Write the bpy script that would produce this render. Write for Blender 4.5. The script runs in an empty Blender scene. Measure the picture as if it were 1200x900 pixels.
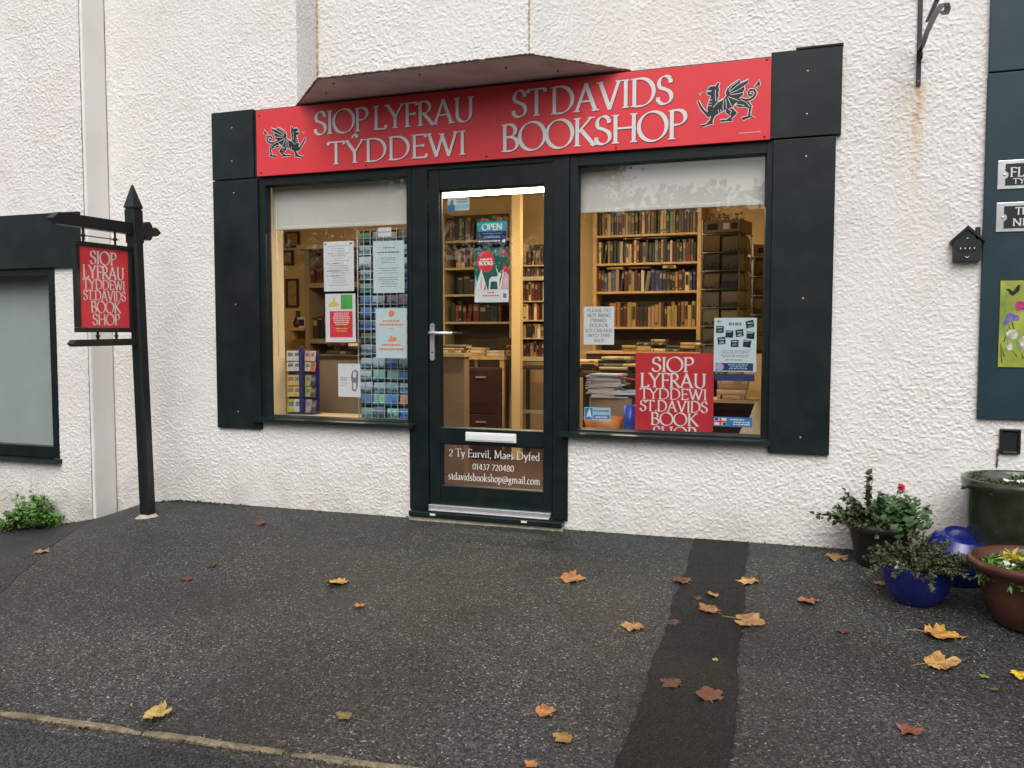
import bpy, bmesh, math, random
import numpy as np
from mathutils import Vector, Matrix
from mathutils.geometry import tessellate_polygon
random.seed(7)
R = math.radians
C = bpy.context.scene.collection
S = bpy.context.scene

# ---------------------------------------------------------------- camera, sky, sun, exposure
CAM = Vector((0.0, -4.842, 1.16)); YAW, PITCH, ROLL, FPX = 0.35126, 0.059702, 0.00058, 1017.97
_f = Vector((-math.sin(YAW), math.cos(YAW), 0)); _r = Vector((math.cos(YAW), math.sin(YAW), 0)); _u = Vector((0, 0, 1))
_f2 = _f * math.cos(PITCH) - _u * math.sin(PITCH); _u2 = _u * math.cos(PITCH) + _f * math.sin(PITCH)
_r3 = _r * math.cos(ROLL) + _u2 * math.sin(ROLL); _u3 = _u2 * math.cos(ROLL) - _r * math.sin(ROLL)
cd = bpy.data.cameras.new('camera'); cam = bpy.data.objects.new('camera', cd); C.objects.link(cam)
cam.matrix_world = Matrix(((_r3.x, _u3.x, -_f2.x, CAM.x), (_r3.y, _u3.y, -_f2.y, CAM.y), (_r3.z, _u3.z, -_f2.z, CAM.z), (0, 0, 0, 1)))
cd.sensor_width = 36; cd.lens = FPX / 1200 * 36; cd.clip_start = .05; cd.clip_end = 500
S.camera = cam
w = bpy.data.worlds.new('World'); S.world = w; w.use_nodes = True
nt = w.node_tree; bg = nt.nodes['Background']
sky = nt.nodes.new('ShaderNodeTexSky'); sky.sky_type = 'NISHITA'; sky.sun_disc = False
SUN_EL, SUN_ROT = R(50), R(163)
sky.sun_elevation = SUN_EL; sky.sun_rotation = SUN_ROT; sky.dust_density = 4; sky.air_density = 1.2
hs = nt.nodes.new('ShaderNodeHueSaturation'); hs.inputs['Saturation'].default_value = .12; hs.inputs['Value'].default_value = 1
nt.links.new(sky.outputs[0], hs.inputs['Color']); nt.links.new(hs.outputs[0], bg.inputs[0]); bg.inputs[1].default_value = .15
sl = bpy.data.lights.new('sun', 'SUN'); sl.energy = .72; sl.angle = R(50); sl.color = (1, .965, .92)
so = bpy.data.objects.new('sun', sl); C.objects.link(so)
sd = Vector((math.sin(SUN_ROT) * math.cos(SUN_EL), math.cos(SUN_ROT) * math.cos(SUN_EL), math.sin(SUN_EL)))
so.rotation_euler = sd.to_track_quat('Z', 'Y').to_euler(); so.location = (0, -10, 12)
S.view_settings.view_transform = 'Standard'; S.view_settings.look = 'None'; S.view_settings.exposure = 0.27
S.view_settings.gamma = 1

def ray(px, py): return _f2 + _r3 * ((px - 600) / FPX) - _u3 * ((py - 450) / FPX)
def W(px, py, y=0.0):
    """point of the plane at depth y behind the shopfront seen at photo pixel (1200x900)"""
    d = ray(px, py); return CAM + d * ((y - CAM.y) / d.y)
def WX(px, py, x):
    d = ray(px, py); return CAM + d * (x / d.x)

# ---------------------------------------------------------------- the lie of the land
SLOPE = .072
_bx = [-40, -9, -6.2, -5.2, -4.81, -4.55, -4.25, -1.45, .09, 3, 30]
_bz = [-.9, -.62, -.40, -.235, -.138, -.05, -.012, .004, .022, .05, .1]
def gz(x, y):
    b = np.interp(x + .25 * np.minimum(0, y), _bx, _bz) * 1.0
    yy = np.clip(y, -40, 0)
    fade = np.exp(-np.clip(-yy, 0, 50) / 1.6)
    main = .004
    z = main + (b - main) * fade + SLOPE * np.clip(yy, -6, 0)
    z = z + .004 * np.sin(x * 2.1 + 1) * np.cos(y * 2.7) * np.clip(-yy, 0, 1)
    return z
def G(px, py):
    d = ray(px, py); t = 2.0
    lo, hi = 1.0, 20.0
    for i in range(60):
        m = (lo + hi) / 2; p = CAM + d * m
        if p.z > float(gz(p.x, p.y)): lo = m
        else: hi = m
    return CAM + d * lo

# ---------------------------------------------------------------- materials
MATS = {}
def mat(name, col, rough=.6, metal=0, var=.12, scale=20, bump=0, bscale=60, spec=.5, emit=None, obcol=False, coat=0, grime=None):
    if name in MATS: return MATS[name]
    m = bpy.data.materials.new(name); m.use_nodes = True; MATS[name] = m
    n = m.node_tree.nodes; l = m.node_tree.links; b = n['Principled BSDF']
    tc = n.new('ShaderNodeTexCoord')
    nz = n.new('ShaderNodeTexNoise'); nz.inputs['Scale'].default_value = scale; nz.inputs['Detail'].default_value = 5
    l.new(tc.outputs['Object'], nz.inputs['Vector'])
    mr = n.new('ShaderNodeMapRange'); mr.inputs[1].default_value = .3; mr.inputs[2].default_value = .7
    mr.inputs[3].default_value = 1 - var; mr.inputs[4].default_value = 1 + var
    l.new(nz.outputs['Fac'], mr.inputs[0])
    mx = n.new('ShaderNodeVectorMath'); mx.operation = 'SCALE'; l.new(mr.outputs[0], mx.inputs['Scale'])
    if obcol:
        oi = n.new('ShaderNodeObjectInfo'); l.new(oi.outputs['Color'], mx.inputs[0])
    else: mx.inputs[0].default_value = col[:3]
    out = mx.outputs[0]
    if grime:
        g2 = n.new('ShaderNodeTexNoise'); g2.inputs['Scale'].default_value = grime[1]; g2.inputs['Detail'].default_value = 6
        l.new(tc.outputs['Object'], g2.inputs['Vector'])
        r2 = n.new('ShaderNodeMapRange'); r2.inputs[1].default_value = .45; r2.inputs[2].default_value = .75; r2.inputs[4].default_value = grime[2]
        l.new(g2.outputs['Fac'], r2.inputs[0])
        mm = n.new('ShaderNodeMix'); mm.data_type = 'RGBA'; l.new(r2.outputs[0], mm.inputs[0]); l.new(out, mm.inputs[6]); mm.inputs[7].default_value = (*grime[0], 1)
        out = mm.outputs[2]
    l.new(out, b.inputs['Base Color'])
    b.inputs['Roughness'].default_value = rough; b.inputs['Metallic'].default_value = metal
    b.inputs['Specular IOR Level'].default_value = spec; b.inputs['Coat Weight'].default_value = coat
    rr = n.new('ShaderNodeMapRange'); rr.inputs[3].default_value = max(.02, rough - .08); rr.inputs[4].default_value = min(1, rough + .08)
    l.new(nz.outputs['Fac'], rr.inputs[0]); l.new(rr.outputs[0], b.inputs['Roughness'])
    if bump:
        bz = n.new('ShaderNodeTexNoise'); bz.inputs['Scale'].default_value = bscale; bz.inputs['Detail'].default_value = 4
        l.new(tc.outputs['Object'], bz.inputs['Vector'])
        bp = n.new('ShaderNodeBump'); bp.inputs['Strength'].default_value = bump; bp.inputs['Distance'].default_value = .01
        l.new(bz.outputs['Fac'], bp.inputs['Height']); l.new(bp.outputs[0], b.inputs['Normal'])
    if emit:
        b.inputs['Emission Color'].default_value = (*emit[0], 1); b.inputs['Emission Strength'].default_value = emit[1]
    return m

def glass_mat(name, tint=(1, 1, 1), ior=1.5, rough=0.0, boost=1.0):
    m = bpy.data.materials.new(name); m.use_nodes = True; MATS[name] = m
    n = m.node_tree.nodes; l = m.node_tree.links; n.remove(n['Principled BSDF']); o = n['Material Output']
    t = n.new('ShaderNodeBsdfTransparent'); t.inputs[0].default_value = (*tint, 1)
    g = n.new('ShaderNodeBsdfGlossy'); g.inputs['Roughness'].default_value = rough
    ge = n.new('ShaderNodeNewGeometry'); dt = n.new('ShaderNodeVectorMath'); dt.operation = 'DOT_PRODUCT'
    l.new(ge.outputs['Normal'], dt.inputs[0]); l.new(ge.outputs['Incoming'], dt.inputs[1])
    ab = n.new('ShaderNodeMath'); ab.operation = 'ABSOLUTE'; l.new(dt.outputs['Value'], ab.inputs[0])
    iv = n.new('ShaderNodeMath'); iv.operation = 'SUBTRACT'; iv.inputs[0].default_value = 1; l.new(ab.outputs[0], iv.inputs[1])
    pw = n.new('ShaderNodeMath'); pw.operation = 'POWER'; pw.inputs[1].default_value = 5; l.new(iv.outputs[0], pw.inputs[0])
    f = n.new('ShaderNodeMath'); f.operation = 'MULTIPLY_ADD'; f.inputs[1].default_value = .955; f.inputs[2].default_value = .045; l.new(pw.outputs[0], f.inputs[0])
    mul = n.new('ShaderNodeMath'); mul.operation = 'MULTIPLY'; mul.inputs[1].default_value = boost; mul.use_clamp = True
    mix = n.new('ShaderNodeMixShader'); l.new(f.outputs[0], mul.inputs[0]); l.new(mul.outputs[0], mix.inputs[0])
    l.new(t.outputs[0], mix.inputs[1]); l.new(g.outputs[0], mix.inputs[2]); l.new(mix.outputs[0], o.inputs[0])
    return m

def render_wall_mat():
    m = bpy.data.materials.new('painted_roughcast'); m.use_nodes = True
    n = m.node_tree.nodes; l = m.node_tree.links; b = n['Principled BSDF']
    tc = n.new('ShaderNodeTexCoord'); ge = n.new('ShaderNodeNewGeometry')
    pos = ge.outputs['Position']
    def noise(sc, det=5, vec=pos):
        x = n.new('ShaderNodeTexNoise'); x.inputs['Scale'].default_value = sc; x.inputs['Detail'].default_value = det
        l.new(vec, x.inputs['Vector']); return x.outputs['Fac']
    def rng(v, a, b_, c, d):
        x = n.new('ShaderNodeMapRange'); l.new(v, x.inputs[0])
        for i, q in enumerate((a, b_, c, d)): x.inputs[i + 1].default_value = q
        return x.outputs[0]
    def mixc(fac, a, bcol):
        x = n.new('ShaderNodeMix'); x.data_type = 'RGBA'; l.new(fac, x.inputs[0])
        if isinstance(a, tuple): x.inputs[6].default_value = (*a, 1)
        else: l.new(a, x.inputs[6])
        x.inputs[7].default_value = (*bcol, 1); return x.outputs[2]
    def math_(op, a, b_=None, clamp=False):
        x = n.new('ShaderNodeMath'); x.operation = op; x.use_clamp = clamp
        for i, v in enumerate((a, b_)):
            if v is None: continue
            if isinstance(v, (int, float)): x.inputs[i].default_value = v
            else: l.new(v, x.inputs[i])
        return x.outputs[0]
    c = mixc(rng(noise(1.5), .42, .68, 0, .85), (.82, .80, .77), (.80, .735, .71))      # pinkish weathering
    c = mixc(rng(noise(5, 9), .52, .75, 0, .42), c, (.60, .57, .53))
    sp = n.new('ShaderNodeSeparateXYZ'); l.new(pos, sp.inputs[0])
    # damp and splash dirt near the ground
    low = rng(sp.outputs['Z'], .35, -.12, 0, 1)
    c = mixc(math_('MULTIPLY', low, rng(noise(6), .35, .7, .25, .85)), c, (.45, .42, .36))
    # streaks: rust under the bracket, brown runs beside the oriel corners
    def streak(x0, wid, ztop, zbot, col, strength, c):
        dx = math_('ABSOLUTE', math_('SUBTRACT', math_('ADD', sp.outputs['X'], math_('MULTIPLY', math_('SUBTRACT', noise(7, 3), .5), .05)), x0))
        a = rng(dx, 0, wid, 1, 0)
        v1 = rng(sp.outputs['Z'], zbot, ztop, 0, 1); v2 = rng(sp.outputs['Z'], ztop, ztop + .02, 1, 0)
        f = math_('MULTIPLY', math_('MULTIPLY', a, math_('POWER', v1, 1.3)), v2)
        f = math_('MULTIPLY', f, rng(noise(28, 3), .3, .65, .35, 1)); f = math_('MULTIPLY', f, strength, True)
        return mixc(f, c, col)
    c = streak(.385, .035, 2.39, 1.75, (.62, .36, .12), 1.0, c)
    c = streak(.36, .12, 2.39, 1.5, (.70, .50, .30), .45, c)
    c = streak(-2.80, .03, 3.4, 2.45, (.50, .36, .16), .9, c)
    c = streak(-1.515, .015, 3.4, 2.45, (.50, .38, .2), .7, c)
    l.new(c, b.inputs['Base Color']); b.inputs['Roughness'].default_value = .8; b.inputs['Specular IOR Level'].default_value = .25
    v = n.new('ShaderNodeTexVoronoi'); v.feature = 'SMOOTH_F1'; v.inputs['Scale'].default_value = 150; l.new(pos, v.inputs['Vector'])
    bp = n.new('ShaderNodeBump'); bp.inputs['Strength'].default_value = .5; bp.inputs['Distance'].default_value = .003
    l.new(v.outputs['Distance'], bp.inputs['Height']); l.new(bp.outputs[0], b.inputs['Normal'])
    return m

def asphalt_mat(name, base, chips, cscale, rough, chipcut, tint=None, bumpd=.004):
    m = bpy.data.materials.new(name); m.use_nodes = True; MATS[name] = m
    n = m.node_tree.nodes; l = m.node_tree.links; b = n['Principled BSDF']
    ge = n.new('ShaderNodeNewGeometry'); pos = ge.outputs['Position']
    v = n.new('ShaderNodeTexVoronoi'); v.inputs['Scale'].default_value = cscale; l.new(pos, v.inputs['Vector'])
    sc = n.new('ShaderNodeSeparateColor'); l.new(v.outputs['Color'], sc.inputs[0])
    cr = n.new('ShaderNodeValToRGB'); e = cr.color_ramp.elements
    e[0].position = 0; e[0].color = (*[q * .22 for q in base], 1); e[1].position = 1; e[1].color = (*chips, 1)
    for p, k in ((.35, .65), (.7, 1.25), (chipcut, 1.9)):
        x = e.new(p); x.color = (*[q * k for q in base], 1)
    x = e.new(min(.995, chipcut + .04)); x.color = (*[(q + c) * .42 for q, c in zip(base, chips)], 1)
    l.new(sc.outputs[0], cr.inputs[0])
    nz = n.new('ShaderNodeTexNoise'); nz.inputs['Scale'].default_value = 1.1; nz.inputs['Detail'].default_value = 6; nz.inputs['Roughness'].default_value = .65; l.new(pos, nz.inputs['Vector'])
    mr = n.new('ShaderNodeMapRange'); mr.inputs[1].default_value = .35; mr.inputs[2].default_value = .65; mr.inputs[3].default_value = .62; mr.inputs[4].default_value = 1.38
    l.new(nz.outputs['Fac'], mr.inputs[0])
    sm = n.new('ShaderNodeVectorMath'); sm.operation = 'SCALE'; l.new(cr.outputs[0], sm.inputs[0]); l.new(mr.outputs[0], sm.inputs['Scale'])
    out = sm.outputs[0]
    if tint:   # algae-green band where the forecourt stays damp by the wall
        sp = n.new('ShaderNodeSeparateXYZ'); l.new(pos, sp.inputs[0])
        r = n.new('ShaderNodeMapRange'); r.inputs[1].default_value = -1.6; r.inputs[2].default_value = -.1; l.new(sp.outputs['Y'], r.inputs[0])
        n2 = n.new('ShaderNodeTexNoise'); n2.inputs['Scale'].default_value = 2.3; n2.inputs['Detail'].default_value = 5; l.new(pos, n2.inputs['Vector'])
        r2 = n.new('ShaderNodeMapRange'); r2.inputs[1].default_value = .35; r2.inputs[2].default_value = .7; l.new(n2.outputs['Fac'], r2.inputs[0])
        mu = n.new('ShaderNodeMath'); mu.operation = 'MULTIPLY'; l.new(r.outputs[0], mu.inputs[0]); l.new(r2.outputs[0], mu.inputs[1])
        mx = n.new('ShaderNodeMix'); mx.data_type = 'RGBA'; mx.blend_type = 'MULTIPLY'; l.new(mu.outputs[0], mx.inputs[0]); l.new(out, mx.inputs[6]); mx.inputs[7].default_value = (*tint, 1)
        out = mx.outputs[2]
        n3 = n.new('ShaderNodeTexNoise'); n3.inputs['Scale'].default_value = .8; n3.inputs['Detail'].default_value = 7; n3.inputs['Roughness'].default_value = .7; l.new(pos, n3.inputs['Vector'])
        r3 = n.new('ShaderNodeMapRange'); r3.inputs[1].default_value = .48; r3.inputs[2].default_value = .62; r3.inputs[4].default_value = .8; l.new(n3.outputs['Fac'], r3.inputs[0])
        m3 = n.new('ShaderNodeMix'); m3.data_type = 'RGBA'; m3.blend_type = 'MULTIPLY'; l.new(r3.outputs[0], m3.inputs[0]); l.new(out, m3.inputs[6]); m3.inputs[7].default_value = (1.25, 1.10, 1.0, 1)
        out = m3.outputs[2]
    l.new(out, b.inputs['Base Color'])
    b.inputs['Specular IOR Level'].default_value = .4 if tint else .22
    rr = n.new('ShaderNodeMapRange'); rr.inputs[1].default_value = .35; rr.inputs[2].default_value = .65; rr.inputs[3].default_value = rough - .12; rr.inputs[4].default_value = rough + .1
    l.new(nz.outputs['Fac'], rr.inputs[0]); l.new(rr.outputs[0], b.inputs['Roughness'])
    inv = n.new('ShaderNodeMath'); inv.operation = 'SUBTRACT'; inv.inputs[0].default_value = 1; l.new(v.outputs['Distance'], inv.inputs[1])
    ad = n.new('ShaderNodeMath'); ad.operation = 'ADD'; l.new(inv.outputs[0], ad.inputs[0]); l.new(sc.outputs[1], ad.inputs[1])
    bp = n.new('ShaderNodeBump'); bp.inputs['Strength'].default_value = 1; bp.inputs['Distance'].default_value = bumpd
    l.new(ad.outputs[0], bp.inputs['Height']); l.new(bp.outputs[0], b.inputs['Normal'])
    return m

def card_mat(name, sky_c, mid_c, low_c, nsc=3.5, nw=.9):
    """a printed view: sky over land over water, different on each card"""
    m = bpy.data.materials.new(name); m.use_nodes = True; MATS[name] = m
    n = m.node_tree.nodes; l = m.node_tree.links; b = n['Principled BSDF']
    tc = n.new('ShaderNodeTexCoord'); oi = n.new('ShaderNodeObjectInfo')
    sp = n.new('ShaderNodeSeparateXYZ'); l.new(tc.outputs['Generated'], sp.inputs[0])
    cb = n.new('ShaderNodeCombineXYZ'); l.new(sp.outputs['X'], cb.inputs[0]); l.new(sp.outputs['Z'], cb.inputs[1])
    ml = n.new('ShaderNodeMath'); ml.operation = 'MULTIPLY'; ml.inputs[1].default_value = 37; l.new(oi.outputs['Random'], ml.inputs[0]); l.new(ml.outputs[0], cb.inputs[2])
    nz = n.new('ShaderNodeTexNoise'); nz.inputs['Scale'].default_value = nsc; nz.inputs['Detail'].default_value = 6; l.new(cb.outputs[0], nz.inputs['Vector'])
    ad = n.new('ShaderNodeMath'); ad.operation = 'MULTIPLY_ADD'; l.new(nz.outputs['Fac'], ad.inputs[0]); ad.inputs[1].default_value = nw; l.new(sp.outputs['Z'], ad.inputs[2])
    a2 = n.new('ShaderNodeMath'); a2.operation = 'MULTIPLY_ADD'; l.new(oi.outputs['Random'], a2.inputs[0]); a2.inputs[1].default_value = .5; l.new(ad.outputs[0], a2.inputs[2])
    cr = n.new('ShaderNodeValToRGB'); e = cr.color_ramp.elements
    mr = n.new('ShaderNodeMapRange'); mr.inputs[1].default_value = .3; mr.inputs[2].default_value = 1.75; l.new(a2.outputs[0], mr.inputs[0]); l.new(mr.outputs[0], cr.inputs[0])
    cols = [low_c, mid_c, sky_c]
    e[0].position = .1; e[0].color = (*low_c, 1); e[1].position = .95; e[1].color = (*sky_c, 1)
    x = e.new(.33); x.color = (*mid_c, 1); x = e.new(.46); x.color = (*[q * .35 for q in mid_c], 1); x = e.new(.55); x.color = (*[q * .7 for q in sky_c], 1)
    hs = n.new('ShaderNodeMix'); hs.data_type = 'RGBA'; hs.blend_type = 'MULTIPLY'; hs.inputs[0].default_value = 1; l.new(cr.outputs[0], hs.inputs[6]); l.new(oi.outputs['Color'], hs.inputs[7])
    l.new(hs.outputs[2], b.inputs['Base Color']); b.inputs['Roughness'].default_value = .3
    return m

M = {}
M['wall'] = render_wall_mat()
M['smooth'] = mat('smooth_painted_render', (.84, .82, .79), .6, var=.03, scale=6, bump=.15, bscale=40, grime=((.62, .57, .5), 3, .35))
M['green'] = mat('dark_green_cladding', (.0075, .0135, .0145), .40, var=.15, scale=5, bump=.05, bscale=12, spec=.34, grime=((.04, .045, .04), 7, .30))
M['frame'] = mat('dark_green_frame', (.006, .012, .0125), .36, var=.12, scale=10, spec=.36, grime=((.035, .04, .035), 11, .2))
M['teal'] = mat('teal_cladding', (.014, .040, .052), .42, var=.08, scale=4, spec=.4, grime=((.05, .09, .1), 6, .2))
M['red'] = mat('red_sign_face', (.74, .046, .058), .40, var=.04, scale=3, spec=.4, grime=((.70, .09, .09), 5, .3))
M['redcard'] = mat('red_card', (.55, .022, .035), .5, var=.05, scale=6)
M['silverletter'] = mat('pale_grey_lettering', (.72, .70, .70), .5, var=.04)
M['lettershadow'] = mat('painted_letter_shadow', (.16, .03, .035), .5)
M['white'] = mat('white_print', (.8, .79, .77), .5, var=.04)
M['paper'] = mat('white_paper', (.74, .74, .77), .6, var=.04, scale=30)
M['bluepaper'] = mat('pale_blue_paper', (.60, .70, .73), .6, var=.04, scale=30)
M['ink'] = mat('grey_ink', (.20, .20, .23), .7)
M['black'] = mat('black_print', (.015, .016, .018), .4)
M['orangeink'] = mat('orange_print', (.80, .28, .13), .6)
M['redink'] = mat('red_print', (.75, .04, .06), .5)
M['greenink'] = mat('green_print', (.10, .42, .08), .5)
M['tealink'] = mat('turquoise_print', (.02, .38, .50), .5)
M['navyink'] = mat('navy_print', (.02, .035, .14), .5)
M['blueink'] = mat('blue_print', (.03, .20, .50), .5)
M['lightblue'] = mat('light_blue_print', (.35, .58, .72), .5)
M['darkteal'] = mat('deep_teal_print', (.01, .12, .10), .5)
M['yellowink'] = mat('yellow_print', (.75, .62, .12), .5)
M['screw'] = mat('screw_metal', (.32, .34, .34), .4, metal=.6)
M['redscrew'] = mat('red_screw_cap', (.30, .012, .018), .4)
M['silver'] = mat('satin_aluminium', (.72, .73, .74), .32, metal=.75, var=.05)
M['whiteplastic'] = mat('white_plastic', (.80, .80, .79), .3, var=.03)
M['iron'] = mat('black_painted_iron', (.014, .015, .015), .38, var=.2, scale=40, bump=.2, bscale=120)
M['post'] = mat('black_painted_timber', (.010, .012, .013), .42, var=.2, scale=18, bump=.15, bscale=60)
M['soffit'] = mat('pink_brown_soffit', (.74, .69, .66), .7, var=.1, scale=6, bump=.1, bscale=60, grime=((.42, .36, .32), 5, .6))
M['rustedge'] = mat('flaking_rusty_edge', (.20, .15, .08), .8, var=.4, scale=30, bump=.6, bscale=80, grime=((.04, .03, .02), 14, .9))
M['cement'] = mat('cream_cement', (.46, .41, .31), .85, var=.15, scale=25, bump=.5, bscale=90)
M['kerb'] = mat('buff_kerb_stone', (.25, .20, .13), .85, var=.35, scale=45, bump=1, bscale=110, grime=((.055, .055, .035), 11, .85))
M['tarmac'] = asphalt_mat('forecourt_tarmac', (.047, .046, .044), (.30, .29, .27), 150, .60, .93, tint=(.60, .90, .84))
M['patch'] = asphalt_mat('smooth_patch_tarmac', (.015, .016, .015), (.09, .09, .08), 200, .62, .96, bumpd=.0015)
M['path'] = asphalt_mat('side_path_tarmac', (.040, .040, .038), (.22, .21, .20), 160, .62, .95, bumpd=.002)
M['road'] = asphalt_mat('road_tarmac', (.040, .040, .041), (.14, .14, .13), 190, .66, .96, bumpd=.0015)
M['blind'] = mat('white_roller_blind', (.68, .655, .60), .7, var=.03, scale=4)
M['cream'] = mat('cream_interior_paint', (.74, .62, .42), .7, var=.04, scale=4)
M['ochre'] = mat('ochre_interior_paint', (.72, .53, .27), .7, var=.05, scale=3)
M['ceil'] = mat('interior_ceiling', (.80, .74, .62), .7, var=.03)
M['carpet'] = mat('brown_carpet', (.060, .026, .020), .9, var=.3, scale=60, bump=.3)
M['pine'] = mat('varnished_pine', (.56, .36, .16), .45, var=.18, scale=12)
M['palewood'] = mat('pale_painted_shelf', (.48, .38, .23), .5, var=.08, scale=12)
M['tan'] = mat('tan_board', (.27, .195, .12), .7, var=.06, scale=10)
M['darkwood'] = mat('dark_wood', (.05, .028, .018), .4, var=.25, scale=14)
M['maroon'] = mat('maroon_metal', (.045, .013, .011), .4, var=.1)
M['book'] = mat('book_cloth', (1, 1, 1), .5, var=.12, scale=3, obcol=True)
M['page'] = mat('book_pages', (.62, .52, .36), .8, var=.15, scale=50)
M['gilt'] = mat('spine_title', (.30, .23, .12), .5, var=.3, scale=30)
M['wire'] = mat('white_wire', (.78, .78, .75), .35)
M['darkwire'] = mat('grey_wire', (.20, .18, .15), .4)
M['card'] = card_mat('seaside_postcard', (.56, .74, .88), (.09, .28, .48), (.34, .56, .66))
M['darkcard'] = card_mat('dark_greeting_card', (.17, .145, .11), (.030, .032, .028), (.07, .055, .04), 6, 1.05)
M['bluebox'] = mat('navy_card_stand', (.02, .025, .13), .4)
M['leaflet'] = mat('leaflet_paper', (1, 1, 1), .5, var=.08, scale=14, obcol=True)
M['blueplastic'] = mat('blue_plastic', (.02, .07, .45), .35)
M['orangeplastic'] = mat('orange_plastic', (.62, .22, .06), .4)
M['blueglaze'] = mat('cobalt_glaze', (.007, .013, .15), .14, var=.35, scale=9, bump=.04, bscale=8, spec=.5, coat=.4, grime=((.03, .035, .09), 22, .35))
M['greenglaze'] = mat('dark_green_glaze', (.022, .030, .018), .25, var=.35, scale=10, bump=.1, bscale=20, spec=.5, coat=.3, grime=((.07, .075, .05), 16, .4))
M['terracotta'] = mat('brown_glazed_clay', (.085, .028, .018), .35, var=.2, scale=10, bump=.05, spec=.5, grime=((.12, .07, .05), 10, .4))
M['blackpot'] = mat('black_plastic_pot', (.018, .018, .018), .45, var=.2, scale=14, grime=((.07, .065, .055), 12, .4))
M['soil'] = mat('potting_soil', (.03, .021, .014), .95, var=.5, scale=60, bump=1, bscale=90)
M['stem'] = mat('plant_stem', (.07, .07, .03), .7)
M['purplestem'] = mat('reddish_stem', (.11, .045, .03), .6)
M['fgreen'] = mat('geranium_leaf', (.045, .105, .026), .5, var=.35, scale=18)
M['fdark'] = mat('dark_small_leaf', (.055, .078, .030), .5, var=.4, scale=22)
M['fheather'] = mat('heather_foliage', (.062, .090, .034), .6, var=.4, scale=30)
M['flight'] = mat('light_green_leaf', (.09, .20, .035), .5, var=.35, scale=16)
M['fyellow'] = mat('yellow_green_leaf', (.55, .46, .06), .5, var=.3, scale=30)
M['fred'] = mat('magenta_petal', (.60, .012, .06), .5, var=.3, scale=60)
M['fwhite'] = mat('white_petal', (.75, .74, .70), .6, var=.1)
M['bark'] = mat('tree_bark', (.09, .07, .05), .9, var=.4, scale=8, bump=.8, bscale=20)
M['crown'] = mat('tree_leaf', (.05, .07, .022), .6, var=.4, scale=2)
M['hedge'] = mat('hedge_leaf', (.03, .05, .02), .7, var=.4, scale=3)
M['moss'] = mat('moss_and_litter', (.06, .055, .025), .95, var=.6, scale=40, bump=1)
M['grit'] = mat('loose_grit', (.42, .41, .38), .8, var=.4, scale=30)
M['tube'] = mat('lit_tube', (1, 1, 1), .5, emit=((1, .80, .50), 24))
M['glass'] = glass_mat('window_glass', (.985, .99, .985), 1.5, 0, 1.35)
M['curtain'] = mat('pale_net_blind', (.40, .45, .43), .8, var=.05, scale=4)
M['timbermark'] = mat('yellow_mastic', (.50, .40, .20), .8, var=.3, scale=40, bump=.6)

# ---------------------------------------------------------------- building helpers
ORG = {}
def link(o, parent, loc):
    C.objects.link(o)
    if parent is not None:
        o.parent = parent; ORG[o.name] = ORG[parent.name]
    else:
        o.location = loc; ORG[o.name] = Vector(loc)
    return o
def tag(o, label=None, cat=None, group=None, kind=None):
    if label: o['label'] = label
    if cat: o['category'] = cat
    if group: o['group'] = group
    if kind: o['kind'] = kind
    return o
def thing(name, label, cat, loc, group=None):
    o = bpy.data.objects.new(name, None); o.empty_display_size = .05
    C.objects.link(o); o.location = loc; ORG[o.name] = Vector(loc)
    return tag(o, label, cat, group)
def structure(name, loc=(0, 0, 0)):
    o = bpy.data.objects.new(name, None); C.objects.link(o); o.location = loc; ORG[o.name] = Vector(loc); o['kind'] = 'structure'; return o

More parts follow.
